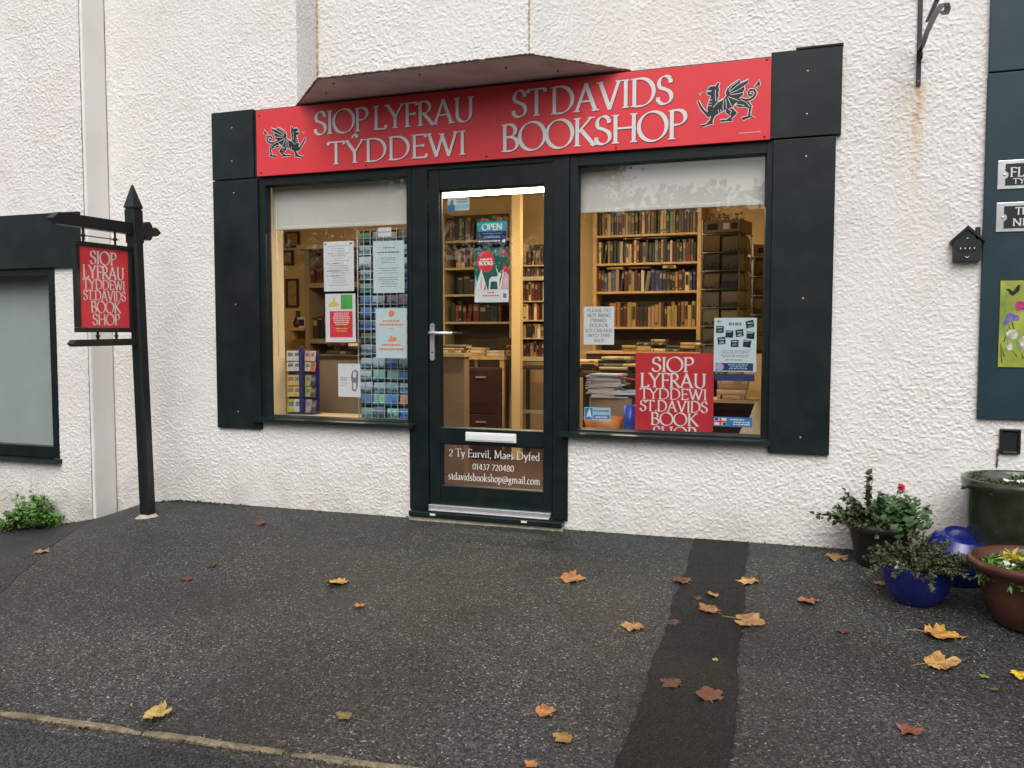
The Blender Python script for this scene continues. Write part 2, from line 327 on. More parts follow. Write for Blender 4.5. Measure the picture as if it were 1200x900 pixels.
class MB:
    def __init__(s): s.v = []; s.f = []; s.m = []; s.sm = []
    def add(s, vs, fs, mi=0, smooth=False):
        o = len(s.v); s.v += [tuple(v) for v in vs]; s.f += [tuple(i + o for i in f) for f in fs]; s.m += [mi] * len(fs); s.sm += [smooth] * len(fs); return s
    def box(s, a, b, mi=0, mtx=None):
        x0, x1 = sorted((a[0], b[0])); y0, y1 = sorted((a[1], b[1])); z0, z1 = sorted((a[2], b[2]))
        vs = [Vector(q) for q in ((x0, y0, z0), (x1, y0, z0), (x1, y1, z0), (x0, y1, z0), (x0, y0, z1), (x1, y0, z1), (x1, y1, z1), (x0, y1, z1))]
        if mtx: vs = [mtx @ q for q in vs]
        return s.add(vs, [(0, 3, 2, 1), (4, 5, 6, 7), (0, 1, 5, 4), (1, 2, 6, 5), (2, 3, 7, 6), (3, 0, 4, 7)], mi)
    def tube(s, pts, r, n=8, mi=0, cap=True, smooth=True):
        pts = [Vector(p) for p in pts]; rs = r if isinstance(r, (list, tuple)) else [r] * len(pts)
        vs = []; fs = []; prev = None
        for i, p in enumerate(pts):
            t = (pts[min(i + 1, len(pts) - 1)] - pts[max(i - 1, 0)]).normalized()
            if prev is None: a = t.orthogonal().normalized()
            else:
                a = prev - t * prev.dot(t)
                a = a.normalized() if a.length > 1e-6 else t.orthogonal().normalized()
            prev = a; b = t.cross(a)
            for k in range(n):
                an = 2 * math.pi * k / n; vs.append(p + (a * math.cos(an) + b * math.sin(an)) * rs[i])
        for i in range(len(pts) - 1):
            for k in range(n): fs.append((i * n + k, i * n + (k + 1) % n, (i + 1) * n + (k + 1) % n, (i + 1) * n + k))
        if cap: fs.append(tuple(range(n - 1, -1, -1))); fs.append(tuple((len(pts) - 1) * n + k for k in range(n)))
        return s.add(vs, fs, mi, smooth)
    def lathe(s, c, prof, n=40, mi=0, smooth=True, sx=1, sy=1, mtx=None):
        vs = []; fs = []
        for r, z in prof:
            for k in range(n):
                a = 2 * math.pi * k / n; q = Vector((r * math.cos(a) * sx, r * math.sin(a) * sy, z))
                if mtx: q = mtx @ q
                vs.append(Vector(c) + q)
        for i in range(len(prof) - 1):
            for k in range(n): fs.append((i * n + k, i * n + (k + 1) % n, (i + 1) * n + (k + 1) % n, (i + 1) * n + k))
        return s.add(vs, fs, mi, smooth)
    def poly(s, pts, P, k0=0, thick=0, mi=0):
        """flat polygon; P(u,v,k) maps to space (k metres proud)"""
        tri = tessellate_polygon([[Vector((p[0], p[1], 0)) for p in pts]])
        s.add([P(p[0], p[1], k0) for p in pts], [tuple(t) for t in tri], mi)
        if thick:
            n = len(pts); vs = [P(p[0], p[1], k0) for p in pts] + [P(p[0], p[1], k0 - thick) for p in pts]
            s.add(vs, [(i, (i + 1) % n, n + (i + 1) % n, n + i) for i in range(n)], mi)
            s.add([P(p[0], p[1], k0 - thick) for p in pts], [tuple(reversed(t)) for t in tri], mi)
        return s
    def build(s, name, mats, parent=None, loc=None, bevel=0, fix=False):
        if loc is None: loc = ORG[parent.name] if parent is not None else Vector((0, 0, 0))
        loc = Vector(loc)
        me = bpy.data.meshes.new(name); me.from_pydata([(v[0] - loc.x, v[1] - loc.y, v[2] - loc.z) for v in s.v], [], s.f)
        if not isinstance(mats, (list, tuple)): mats = [mats]
        for m_ in mats: me.materials.append(m_)
        me.polygons.foreach_set('material_index', s.m); me.polygons.foreach_set('use_smooth', s.sm)
        if fix:
            b = bmesh.new(); b.from_mesh(me); bmesh.ops.recalc_face_normals(b, faces=b.faces); b.to_mesh(me); b.free()
        me.update(); o = bpy.data.objects.new(name, me); link(o, parent, loc)
        if bevel:
            md = o.modifiers.new('bevel', 'BEVEL'); md.width = bevel; md.segments = 2; md.limit_method = 'ANGLE'
        return o
def bx(name, a, b, m_, parent=None, bevel=0, loc=None):
    return MB().box(a, b).build(name, m_, parent, loc, bevel)

# ---------------------------------------------------------------- hand-drawn roman lettering
def A_(cx, cy, rx, ry, a0, a1, n=12):
    return [(cx + rx * math.cos(R(a0 + (a1 - a0) * i / n)), cy + ry * math.sin(R(a0 + (a1 - a0) * i / n))) for i in range(n + 1)]
SF = lambda x, y, l=.115: ('f', x, y, l)      # a serif centred on x at height y
def st(x, y0=0, y1=1): return [[(x, y0), (x, y1)], SF(x, y0), SF(x, y1)]
FONT = {
 ' ': (.30, []),
 'A': (.80, [[(.06, 0), (.40, 1)], [(.38, 1), (.72, 0)], [(.17, .36), (.60, .36)], SF(.07, 0), SF(.72, 0, .13)]),
 'B': (.64, st(.14) + [[(.14, .985), (.30, .985)] + A_(.30, .76, .21, .225, 90, -90) + [(.14, .535)], [(.14, .52), (.32, .52)] + A_(.32, .27, .26, .25, 90, -90) + [(.14, .02)]]),
 'C': (.80, [A_(.47, .5, .42, .50, 48, 315, 20), [(.755, .70), (.765, .93)], [(.765, .24), (.775, .10)]]),
 'D': (.86, st(.14) + [[(.14, .985), (.34, .985)] + A_(.34, .5, .44, .485, 90, -90, 16) + [(.14, .015)]]),
 'E': (.58, st(.14) + [[(.14, .98), (.52, .98)], [(.14, .52), (.44, .52)], [(.14, .02), (.55, .02)], [(.53, .98), (.53, .86)], [(.56, .02), (.58, .16)], [(.45, .58), (.45, .46)]]),
 'F': (.54, st(.14) + [[(.14, .98), (.50, .98)], [(.14, .52), (.42, .52)], [(.51, .98), (.51, .86)], [(.43, .58), (.43, .46)]]),
 'G': (.86, [A_(.48, .5, .43, .50, 48, 320, 20), [(.80, .12), (.80, .42)], SF(.78, .42), [(.77, .70), (.78, .93)]]),
 'H': (.86, st(.14) + st(.72) + [[(.14, .52), (.72, .52)]]),
 'I': (.30, st(.15)),
 'K': (.72, st(.14) + [[(.16, .48), (.60, 1)], [(.26, .58), (.70, 0)], SF(.60, 1), SF(.68, 0)]),
 'L': (.56, st(.14) + [[(.14, .02), (.52, .02)], [(.53, .02), (.55, .18)]]),
 'M': (1.0, [[(.14, 0), (.18, 1)], [(.18, 1), (.50, .10)], [(.49, .10), (.84, 1)], [(.83, 1), (.88, 0)], SF(.14, 0), SF(.88, 0), SF(.13, 1, .07), SF(.88, 1, .07)]),
 'N': (.88, [[(.14, 0), (.14, 1)], [(.13, 1), (.74, .02)], [(.74, 0), (.74, 1)], SF(.14, 0), SF(.10, 1, .09), SF(.74, 1)]),
 'O': (.94, [A_(.47, .5, .43, .505, 115, 475, 26)]),
 'P': (.60, st(.14) + [[(.14, .985), (.30, .985)] + A_(.30, .735, .25, .25, 90, -90) + [(.14, .485)]]),
 'R': (.68, st(.14) + [[(.14, .985), (.30, .985)] + A_(.30, .745, .23, .24, 90, -90) + [(.14, .505)], [(.28, .50), (.66, 0)], SF(.64, 0)]),
 'S': (.56, [A_(.29, .74, .20, .245, 35, 215, 12) + [(.29, .53)] + A_(.27, .26, .23, .245, 60, -145, 14), [(.46, .88), (.47, .74)], [(.06, .26), (.07, .10)]]),
 'T': (.68, [[(.34, 0), (.34, .98)], SF(.34, 0), [(.04, .98), (.64, .98)], [(.04, .98), (.03, .85)], [(.64, .98), (.65, .85)]]),
 'U': (.82, [[(.16, 1), (.16, .36)] + A_(.42, .33, .26, .32, 180, 360, 12) + [(.68, 1)], SF(.16, 1), SF(.68, 1)]),
 'V': (.80, [[(.08, 1), (.41, 0)], [(.40, 0), (.72, 1)], SF(.08, 1), SF(.72, 1)]),
 'W': (1.12, [[(.08, 1), (.36, 0)], [(.35, 0), (.58, .95)], [(.54, .95), (.80, 0)], [(.79, 0), (1.05, 1)], SF(.08, 1), SF(.54, .96), SF(1.05, 1)]),
 'Y': (.76, [[(.07, 1), (.38, .48)], [(.38, .46), (.69, 1)], [(.38, .50), (.38, 0)], SF(.07, 1), SF(.69, 1), SF(.38, 0)]),
 '^': (0.0, [[(-.48, 1.10), (-.37, 1.26)], [(-.37, 1.26), (-.26, 1.10)]]),
 '.': (.22, [[(.11, -.01), (.11, .11)]]), ',': (.22, [[(.12, .08), (.08, -.14)]]),
 'a': (.50, [[(.12, .52)] + A_(.24, .44, .15, .16, 120, 0, 6) + [(.39, .08), (.46, .02)], A_(.22, .17, .15, .15, 60, 300, 10), [(.3, .05), (.39, .16)], [(.3, .31), (.39, .36)]]),
 'b': (.56, [[(.13, 0), (.13, 1)], A_(.28, .30, .20, .29, 130, -130, 14), SF(.10, 1, .07)]),
 'c': (.46, [A_(.27, .30, .20, .30, 50, 315, 12)]),
 'd': (.58, [[(.43, 0), (.43, 1)], A_(.26, .30, .20, .29, 50, 310, 14), SF(.40, 1, .07), SF(.48, 0, .06)]),
 'e': (.48, [[(.07, .34), (.40, .34)] + A_(.25, .32, .18, .28, 5, 315, 14)]),
 'f': (.36, [[(.16, 0), (.16, .78)] + A_(.28, .80, .12, .18, 180, 60, 6), [(.04, .58), (.32, .58)], SF(.16, 0)]),
 'g': (.50, [A_(.23, .40, .15, .18, 0, 360, 14), [(.12, .22), (.12, .12), (.32, .06), (.40, -.05)], A_(.24, -.10, .18, .14, 20, -200, 12), [(.36, .54), (.46, .58)]]),
 'h': (.60, [[(.13, 0), (.13, 1)], A_(.29, .38, .16, .21, 150, 0, 8) + [(.45, 0)], SF(.10, 1, .07), SF(.13, 0, .09), SF(.45, 0, .09)]),
 'i': (.28, [[(.14, 0), (.14, .6)], [(.14, .76), (.14, .87)], SF(.14, 0, .09), SF(.11, .6, .06)]),
 'k': (.56, [[(.13, 0), (.13, 1)], [(.15, .27), (.42, .58)], [(.22, .34), (.50, 0)], SF(.10, 1, .07), SF(.13, 0, .09), SF(.49, 0, .08), SF(.41, .59, .08)]),
 'l': (.28, [[(.14, 0), (.14, 1)], SF(.14, 0, .09), SF(.11, 1, .06)]),
 'm': (.90, [[(.13, 0), (.13, .6)], A_(.28, .38, .15, .21, 150, 0, 8) + [(.43, 0)], A_(.59, .38, .16, .21, 150, 0, 8) + [(.75, 0)], SF(.13, 0, .09), SF(.43, 0, .08), SF(.75, 0, .09)]),
 'o': (.54, [A_(.27, .30, .21, .30, 110, 470, 18)]),
 'p': (.56, [[(.13, -.32), (.13, .6)], A_(.29, .30, .19, .29, 130, -130, 14), SF(.13, -.32, .09), SF(.10, .6, .06)]),
 'r': (.40, [[(.13, 0), (.13, .6)], A_(.28, .42, .14, .17, 160, 60, 6), SF(.13, 0, .09), SF(.10, .6, .06)]),
 's': (.42, [A_(.21, .45, .13, .14, 40, 210, 8) + [(.21, .31)] + A_(.20, .15, .15, .14, 60, -150, 10)]),
 't': (.36, [[(.16, .80), (.16, .14)] + A_(.26, .12, .10, .11, 180, 290, 5), [(.05, .58), (.31, .58)]]),
 'u': (.60, [[(.14, .6), (.14, .2)] + A_(.28, .18, .14, .17, 180, 330, 7), [(.45, 0), (.45, .6)], SF(.11, .6, .06), SF(.42, .6, .06), SF(.49, 0, .06)]),
 'v': (.52, [[(.07, .6), (.27, 0)], [(.26, 0), (.45, .6)], SF(.08, .6, .09), SF(.45, .6, .08)]),
 'y': (.52, [[(.07, .6), (.28, .02)], [(.45, .6), (.22, -.24), (.08, -.30)], SF(.08, .6, .09), SF(.45, .6, .08)]),
 'x': (.5, [[(.06, .6), (.44, 0)], [(.06, 0), (.44, .6)]]),
 '@': (.96, [A_(.48, .33, .17, .19, 0, 360, 12), [(.64, .50), (.62, .22), (.72, .16)] + A_(.48, .34, .40, .44, -20, 300, 20)]),
 '0': (.58, [A_(.29, .42, .21, .42, 100, 460, 18)]),
 '1': (.40, [[(.2, 0), (.2, .84)], SF(.2, 0, .1), [(.08, .74), (.2, .84)]]),
 '2': (.54, [A_(.26, .60, .19, .24, 160, -30, 9) + [(.06, .03)], [(.06, .03), (.48, .03)]]),
 '3': (.52, [A_(.24, .63, .16, .20, 150, -90, 9), A_(.23, .22, .20, .22, 90, -150, 10)]),
 '4': (.56, [[(.38, 0), (.38, .84)], [(.37, .84), (.04, .24)], [(.04, .24), (.52, .24)]]),
 '5': (.52, [[(.46, .82), (.16, .82), (.11, .48)], A_(.23, .26, .21, .26, 120, -150, 12)]),
 '7': (.50, [[(.04, .82), (.46, .82)], [(.46, .82), (.18, 0)]]),
 '8': (.56, [A_(.28, .62, .17, .21, 90, 450, 14), A_(.28, .21, .21, .22, 90, 450, 14)]),
}
def tw(s, track): return sum(FONT[c][0] for c in s) + track * (len([c for c in s if c != '^']) - 1)
def text(mb, s, u0, u1, v0, cap, P, T=.115, t=.035, track=.02, mi=0, k0=0, slope=0):
    """write s from u0 to u1 with its baseline at v0 and capitals cap high; P(u,v,k) maps to space"""
    W_ = tw(s, track); sx = (u1 - u0) / W_; x = 0; q = 0
    n25 = R(22)
    for c in s:
        adv, strokes = FONT[c]
        for stv in strokes:
            q = (q + 1) % 9; k = k0 + .00012 * q
            if stv[0] == 'f':
                _, fx, fy, fl = stv; h = t * 1.2; y0 = max(0, fy - h) if fy > .3 else fy; 
                y0 = fy if fy < .3 else fy - h
                a = u0 + (x + fx) * sx; fw = fl * min(sx, cap * 1.2)
                mb.add([P(a - fw, v0 + y0 * cap, k), P(a + fw, v0 + y0 * cap, k), P(a + fw, v0 + (y0 + h) * cap, k), P(a - fw, v0 + (y0 + h) * cap, k)], [(0, 1, 2, 3)], mi); continue
            pts = [(u0 + (x + a) * sx, v0 + b * cap) for a, b in stv]
            vs = []
            for i, p in enumerate(pts):
                a = pts[max(0, i - 1)]; b = pts[min(len(pts) - 1, i + 1)]
                dx, dy = b[0] - a[0], b[1] - a[1]; L = math.hypot(dx, dy) or 1e-9; dx /= L; dy /= L
                wd = (t + T * abs(math.sin(math.atan2(dy, dx) - n25)) ** 1.3) * cap / 2 * (.5 + .5 * min(1, sx / cap))
                vs.append(P(p[0] - dy * wd, p[1] + dx * wd, k)); vs.append(P(p[0] + dy * wd, p[1] - dx * wd, k))
            mb.add(vs, [(2 * i, 2 * i + 1, 2 * i + 3, 2 * i + 2) for i in range(len(pts) - 1)], mi)
        x += adv + (track if c != '^' else 0)
def PW(y):      # a wall-parallel plane: u = x, v = z
    return lambda u, v, k: (u, y - k, v)

# dragon crest, traced as polygons in a 1200 x 900 field, facing left
DR = [[(225,240),(262,236),(300,200),(385,205),(418,155),(447,162),(428,215),(442,275),(424,300),(434,350),(414,395),(425,442),(520,402),(560,360),(540,318),(572,255),(640,200),(755,143),(772,192),(897,150),(884,208),(828,235),(838,292),(812,325),(818,368),(768,400),(745,470),(700,480),(650,540),(560,560),(430,620),(385,640),(350,700),(305,700),(325,640),(268,660),(180,560),(130,490),(95,395),(122,400),(165,480),(225,560),(268,590),(258,520),(292,400),(318,345),(300,335),(262,322),(238,285),(322,278),(318,262)],
      [(768,418),(905,480),(955,545),(930,680),(1005,722),(935,712),(830,745),(788,708),(895,690),(912,575),(830,545),(760,552),(700,515),(740,470)],
      [(552,560),(600,555),(660,560),(725,628),(690,668),(640,705),(662,745),(560,742),(475,745),(458,712),(560,718),(640,668),(590,640),(550,610)],
      [(320,640),(380,640),(345,720),(350,772),(300,765),(200,798),(150,770),(240,758),(300,705)],
      [(1062,175),(1080,250),(1030,262),(1042,295),(1015,270),(985,262),(1020,235)]]
DT = [(780,430),(850,448),(920,450),(985,415),(1012,360),(985,315),(925,308),(897,345),(912,385),(955,382)]
DL = [[(590,290),(640,225),(740,165)],[(600,310),(740,215),(880,160)],[(610,330),(720,300),(830,245)],[(620,352),(720,350),(820,335)],[(590,380),(680,420),(760,455)],[(575,390),(610,460),(640,525)],[(545,410),(555,470),(560,555)],[(520,430),(505,490),(510,580)],[(350,520),(420,450),(520,410)],[(385,260),(380,340),(390,430)],[(280,450),(330,450)],[(275,490),(330,490)],[(285,410),(335,405)],[(430,560),(440,610)],[(470,560),(480,600)],[(700,510),(760,510),(840,530)],[(780,440),(860,480),(930,560)],[(240,285),(320,265)],[(590,570),(640,590),(620,640)]]
def ribbon(mb, pts, wd, P, k, mi, closed=False):
    n = len(pts); vs = []
    for i, p in enumerate(pts):
        a = pts[(i - 1) % n] if closed else pts[max(0, i - 1)]; b = pts[(i + 1) % n] if closed else pts[min(n - 1, i + 1)]
        dx, dy = b[0] - a[0], b[1] - a[1]; L = math.hypot(dx, dy) or 1e-9; dx /= L; dy /= L
        vs.append(P(p[0] - dy * wd, p[1] + dx * wd, k)); vs.append(P(p[0] + dy * wd, p[1] - dx * wd, k))
    m = n if closed else n - 1
    mb.add(vs, [(2 * i, 2 * i + 1, (2 * i + 3) % (2 * n), (2 * i + 2) % (2 * n)) for i in range(m)], mi)
def dragon(u0, u1, v0, v1, P, flip=False):
    def f(p):
        a = (p[0] - 80) / 1010; a = 1 - a if flip else a
        return (u0 + (u1 - u0) * a, v1 - (p[1] - 140) / 665 * (v1 - v0))
    wd = (u1 - u0) / 1010
    mb = MB()
    for i, q in enumerate(DR): ribbon(mb, [f(p) for p in q], 13 * wd, P, .0003 + .0001 * i, 1, True)
    ribbon(mb, [f(p) for p in DT], 30 * wd, P, .0009, 1)
    for i, q in enumerate(DR): mb.poly([f(p) for p in q], P, .0011 + .0001 * i)
    ribbon(mb, [f(p) for p in DT], 17 * wd, P, .0017, 0)
    for i, q in enumerate(DL): ribbon(mb, [f(p) for p in q], 4.5 * wd, P, .0018 + .0001 * (i % 5), 1)
    mb.poly([f(p) for p in [(110,290),(215,262),(160,300),(145,340)]], P, .0011, 0, 2)
    return mb

# ---------------------------------------------------------------- roughcast displacement
_rng = np.random.RandomState(5)
_tab = _rng.rand(4096)
def vnoise(x, y):
    xi = np.floor(x).astype(int); yi = np.floor(y).astype(int); fx = x - xi; fy = y - yi
    fx = fx * fx * (3 - 2 * fx); fy = fy * fy * (3 - 2 * fy)
    h = lambda a, b: _tab[(a * 73 + b * 919 + (a * b) % 31) % 4096]
    return (h(xi, yi) * (1 - fx) + h(xi + 1, yi) * fx) * (1 - fy) + (h(xi, yi + 1) * (1 - fx) + h(xi + 1, yi + 1) * fx) * fy
def rough(u, v):
    w_ = vnoise(u / .06 + 5, v / .06) * .8
    a = vnoise(u / .0125 + w_, v / .0105 - w_); b = vnoise(u / .0088 + 40, v / .0080 + 9); c = vnoise(u / .035 + 7, v / .028 + 3)
    d = vnoise(u / .4 + 3, v / .4 + 8)
    r = np.clip((a - .38) * 2.2, 0, 1) * .0024 + b * .0015 * (.4 + a) + c * .0010
    return r * (.6 + .8 * d)
def rough_patch(mb, o, du, nrm, u0, u1, v0, v1, cell=.0060, voff=0):
    """a dense patch of roughcast: o + du*u + z*v, pushed along nrm"""
    nu = max(2, int(round((u1 - u0) / cell)) + 1); nv = max(2, int(round((v1 - v0) / cell)) + 1)
    us = np.linspace(u0, u1, nu); vs = np.linspace(v0, v1, nv); U, V = np.meshgrid(us, vs)
    # world phase so that neighbouring patches meet
    D = rough(U + voff, V)
    Xc = o[0] + du[0] * U + nrm[0] * D; Yc = o[1] + du[1] * U + nrm[1] * D; Zc = V
    pts = np.stack([Xc, Yc, Zc], -1).reshape(-1, 3)
    i = np.arange(nu * nv).reshape(nv, nu)
    f = np.stack([i[:-1, :-1], i[:-1, 1:], i[1:, 1:], i[1:, :-1]], -1).reshape(-1, 4)
    mb.append((pts, f))
def rough_build(name, patches, m_, parent, extra=None):
    base = 0; P_ = []; F_ = []
    for p, f in patches: P_.append(p); F_.append(f + base); base += len(p)
    P_ = np.concatenate(P_); F_ = np.concatenate(F_)
    loc = ORG[parent.name]; P_ = P_ - np.array(loc)
    me = bpy.data.meshes.new(name)
    me.vertices.add(len(P_)); me.vertices.foreach_set('co', P_.ravel().astype(np.float32))
    me.loops.add(len(F_) * 4); me.loops.foreach_set('vertex_index', F_.ravel().astype(np.int32))
    me.polygons.add(len(F_)); me.polygons.foreach_set('loop_start', np.arange(len(F_), dtype=np.int32) * 4)
    me.polygons.foreach_set('loop_total', np.full(len(F_), 4, np.int32)); me.polygons.foreach_set('use_smooth', np.zeros(len(F_), bool))
    me.update(calc_edges=True); me.validate(); me.materials.append(m_)
    o = bpy.data.objects.new(name, me); link(o, parent, loc); return o

# ---------------------------------------------------------------- ground, road, kerb
def sheet(name, xs, ys, mt, dz=0, parent=None, skew=None):
    X, Y = np.meshgrid(xs, ys)
    if skew is not None: X, Y = skew(X, Y)
    Z = gz(X, Y) + dz
    nx, ny = X.shape[1], X.shape[0]
    pts = np.stack([X, Y, Z], -1).reshape(-1, 3).tolist(); i = np.arange(nx * ny).reshape(ny, nx)
    f = np.stack([i[:-1, :-1], i[:-1, 1:], i[1:, 1:], i[1:, :-1]], -1).reshape(-1, 4).tolist()
    me = bpy.data.meshes.new(name); me.from_pydata(pts, [], f); me.materials.append(mt)
    for p in me.polygons: p.use_smooth = True
    o = bpy.data.objects.new(name, me); C.objects.link(o); o['kind'] = 'structure'; return o
xs = np.concatenate([[-60, -40, -25, -15, -10], np.arange(-8, 3.01, .05), [4, 6, 10, 20, 40, 60]])
ys = np.concatenate([[-60, -40, -25, -15, -9, -7], np.arange(-6, .121, .05), [.25, 3, 8, 20, 60]])
sheet('tarmac_forecourt', xs, ys, M['tarmac'])
KA, KB = Vector((-2.726, -2.655)), Vector((-1.09, -2.515)); kd = (KB - KA).normalized()
def kerb_y(x): return KA.y + (x - KA.x) * kd.y / kd.x
_t = np.concatenate([np.arange(-8, 3.01, .05), [4, 6, 10, 20, 40]])
sheet('road', np.concatenate([[-40, -20, -12], _t]), np.concatenate([[-14, -8], np.arange(-4.5, -.049, .05)]), M['road'], .004, skew=lambda X, Y: (X, Y + kerb_y(X) - .02))
def trench(X, Y):
    t = -Y / 2.3
    xl = -.681 + t * .095 + .006 * np.sin(Y * 9) + .016 * (vnoise(Y / .035, Y * 0) - .5); xr = -.401 + t * .15 + .006 * np.sin(Y * 7 + 2) + .016 * (vnoise(Y / .03, Y * 0 + 7) - .5)
    return xl + (xr - xl) * X, Y
sheet('patched_trench', np.linspace(0, 1, 8), np.linspace(-2.39, -.012, 200), M['patch'], .0045, skew=trench)
kerb = structure('kerb', (KA.x, KA.y, float(gz(KA.x, KA.y))))
def side(X, Y):
    xr = np.interp(Y, [-2.35, -1.8, -.2, -.1], [-3.40, -3.78, -4.80, -4.80]) + .02 * (vnoise(Y / .06, Y * 0) - .5)
    return -8.5 + (xr + 8.5) * X, Y
sheet('side_path', 1 - np.linspace(1, 0, 80) ** 2, np.linspace(-2.36, -.19, 90), M['path'], .0025, skew=side)
xk = -7.6; k = 0
while xk < 3.5:
    L = [.63, .58, .66, .60, .55][k % 5]
    if k in (7, 8): L = .62
    a, b = xk, xk + L - .012 - (.02 if k % 4 == 1 else 0)
    mb = MB(); n = 10; vs = []
    for i in range(n + 1):
        x = a + (b - a) * i / n; y = kerb_y(x) + .002 * random.uniform(-1, 1); z = float(gz(x, y)) + .007 + random.uniform(-.0015, .0015)
        hw = .017 + random.uniform(-.0035, .0025)
        if i in (0, n): hw -= .006; z -= .004
        vs += [(x, y - hw, z - .10), (x, y - hw, z - .003), (x, y - hw + .008, z + .002), (x, y + hw - .006, z + .002), (x, y + hw, z - .004), (x, y + hw, z - .10)]
    fs = [(i * 6 + j, i * 6 + j + 1, i * 6 + j + 7, i * 6 + j + 6) for i in range(n) for j in range(5)]
    fs += [tuple(range(6)), tuple(n * 6 + j for j in range(5, -1, -1))]
    mb.add(vs, fs); o = mb.build('kerb_stone', M['kerb'], kerb, fix=True)
    xk += L; k += 1

# ---------------------------------------------------------------- the shop building
ZT = 4.3; D = .2; XC = -4.80                       # left wall stands D forward of the shopfront wall
TL = W(300, 129.3); HX0, HX1, HZ1 = -3.535, -.309, 2.19
shop = thing('shop_building', 'white roughcast building with dark green shopfront, oriel bay and teal panel', 'shop', (-1.9, 0, 0))
pt = []; DN = .0105
e = (0, 0, 0); ux = (1, 0, 0); nf = (0, -1, 0)
rough_patch(pt, e, ux, nf, XC + .0, HX0, -.5, 3.75)                     # left of the shopfront
rough_patch(pt, e, ux, nf, HX0, -2.385, -.3, .572)
rough_patch(pt, e, ux, nf, -1.468, HX1, -.3, .562)
rough_patch(pt, e, ux, nf, HX1, 1.15, -.15, 3.15); rough_patch(pt, e, ux, nf, HX1, 1.15, 3.15, 3.75, .04); rough_patch(pt, e, ux, nf, HX1, 1.15, -.4, -.15, .04)
rough_patch(pt, e, ux, nf, HX0, HX1, HZ1 + .3, 3.4); rough_patch(pt, e, ux, nf, HX0, HX1, HZ1, HZ1 + .3, .05); rough_patch(pt, e, ux, nf, HX0, HX1, 3.4, 3.75, .05)
rough_patch(pt, e, ux, nf, 1.15, 9, -.4, 3.75, .08)
rough_patch(pt, e, ux, nf, XC, 9, 3.75, ZT, .08)
rough_patch(pt, (0, -D, 0), ux, nf, -6.35, -5.165, .22 - .9, .235, voff=50)
rough_patch(pt, (0, -D, 0), ux, nf, -6.35, -4.828, 1.985, 3.75, voff=50)
rough_patch(pt, (0, -D, 0), ux, nf, -5.165, -4.828, -.68, 1.985, voff=50)
rough_patch(pt, (0, -D, 0), ux, nf, -12, -6.35, -.9, ZT, .08, voff=50)
rough_patch(pt, (0, -D, 0), ux, nf, -6.35, -4.828, 3.75, ZT, .08, voff=50)
rough_build('wall', pt, M['wall'], shop)
# smooth corner band: front arris strip and the return of the forward wall
mb = MB()
mb.box((-4.828, -D - .004, -.7), (XC, -.0, ZT)); mb.build('corner_band', M['smooth'], shop, bevel=.012)
# masonry behind the roughcast, round the openings
mb = MB()
for a, b, c_, d_ in ((XC, HX0, -.5, ZT), (HX0, -2.385, -.3, .57), (-1.468, HX1, -.3, .55), (HX1, 9, -.4, ZT), (HX0, HX1, 2.2, ZT)):
    mb.box((a + .0015, .012, c_ + .001), (b - .0015, .25, d_ - .001))
for a, b, c_, d_ in ((-6.35, -5.165, -.9, .23), (-6.35, -4.926, 1.99, ZT), (-5.16, -4.926, -.9, 1.985), (-12, -6.352, -.9, ZT)):
    mb.box((a, -D + .012, c_), (b, .25, d_))
mb.build('masonry', M['cream'], shop)
# roof slab above the picture, so that the building is closed
bx('roof', (-12, -.35, ZT), (9, 6.2, ZT + .2), M['soffit'], shop)
mb = MB(); mb.box((-12, 6, -.4), (9, 6.2, ZT)); mb.box((-12.2, -D, -.9), (-12, 6.2, ZT)); mb.box((9, 0, -.4), (9.2, 6.2, ZT)); mb.build('outer_wall', M['wall'], shop)

# oriel bay
BL, BFL, BFR, BR = (-3.237, 0), (-2.793, -.457), (-1.511, -.459), (-1.078, 0); BZ = 2.612
pt = []
for (a, b), vo in (((BL, BFL), 11), ((BFL, BFR), 0), ((BFR, BR), 23)):
    L = math.hypot(b[0] - a[0], b[1] - a[1]); du = ((b[0] - a[0]) / L, (b[1] - a[1]) / L, 0); nr = (du[1], -du[0], 0)
    rough_patch(pt, (a[0], a[1], 0), du, nr, 0, L, BZ, 3.75, voff=vo); rough_patch(pt, (a[0], a[1], 0), du, nr, 0, L, 3.75, ZT, .08, voff=vo)
rough_build('oriel_wall', pt, M['wall'], shop)
mb = MB(); ins = .0
q = [(-3.237, -.001), (-2.793, -.452), (-1.511, -.454), (-1.078, -.001)]
mb.poly([(p[0], p[1]) for p in q], lambda u, v, k: (u, v, BZ - .006 - k), 0, .0)
mb.add([(p[0], p[1], BZ - .006) for p in q] + [(p[0], p[1], BZ + .02) for p in q], [(0, 1, 5, 4), (1, 2, 6, 5), (2, 3, 7, 6), (4, 5, 6, 7)])
sof = mb.build('soffit', M['soffit'], shop)
for px, py in ((-2.9, -.2), (-2.75, -.36), (-1.7, -.30), (-1.45, -.15), (-2.2, -.35)): MB().lathe((px, py, BZ - .009), [(0, -.003), (.006, -.003), (.008, .003)], 10).build('nail_head', M['rustedge'], sof)
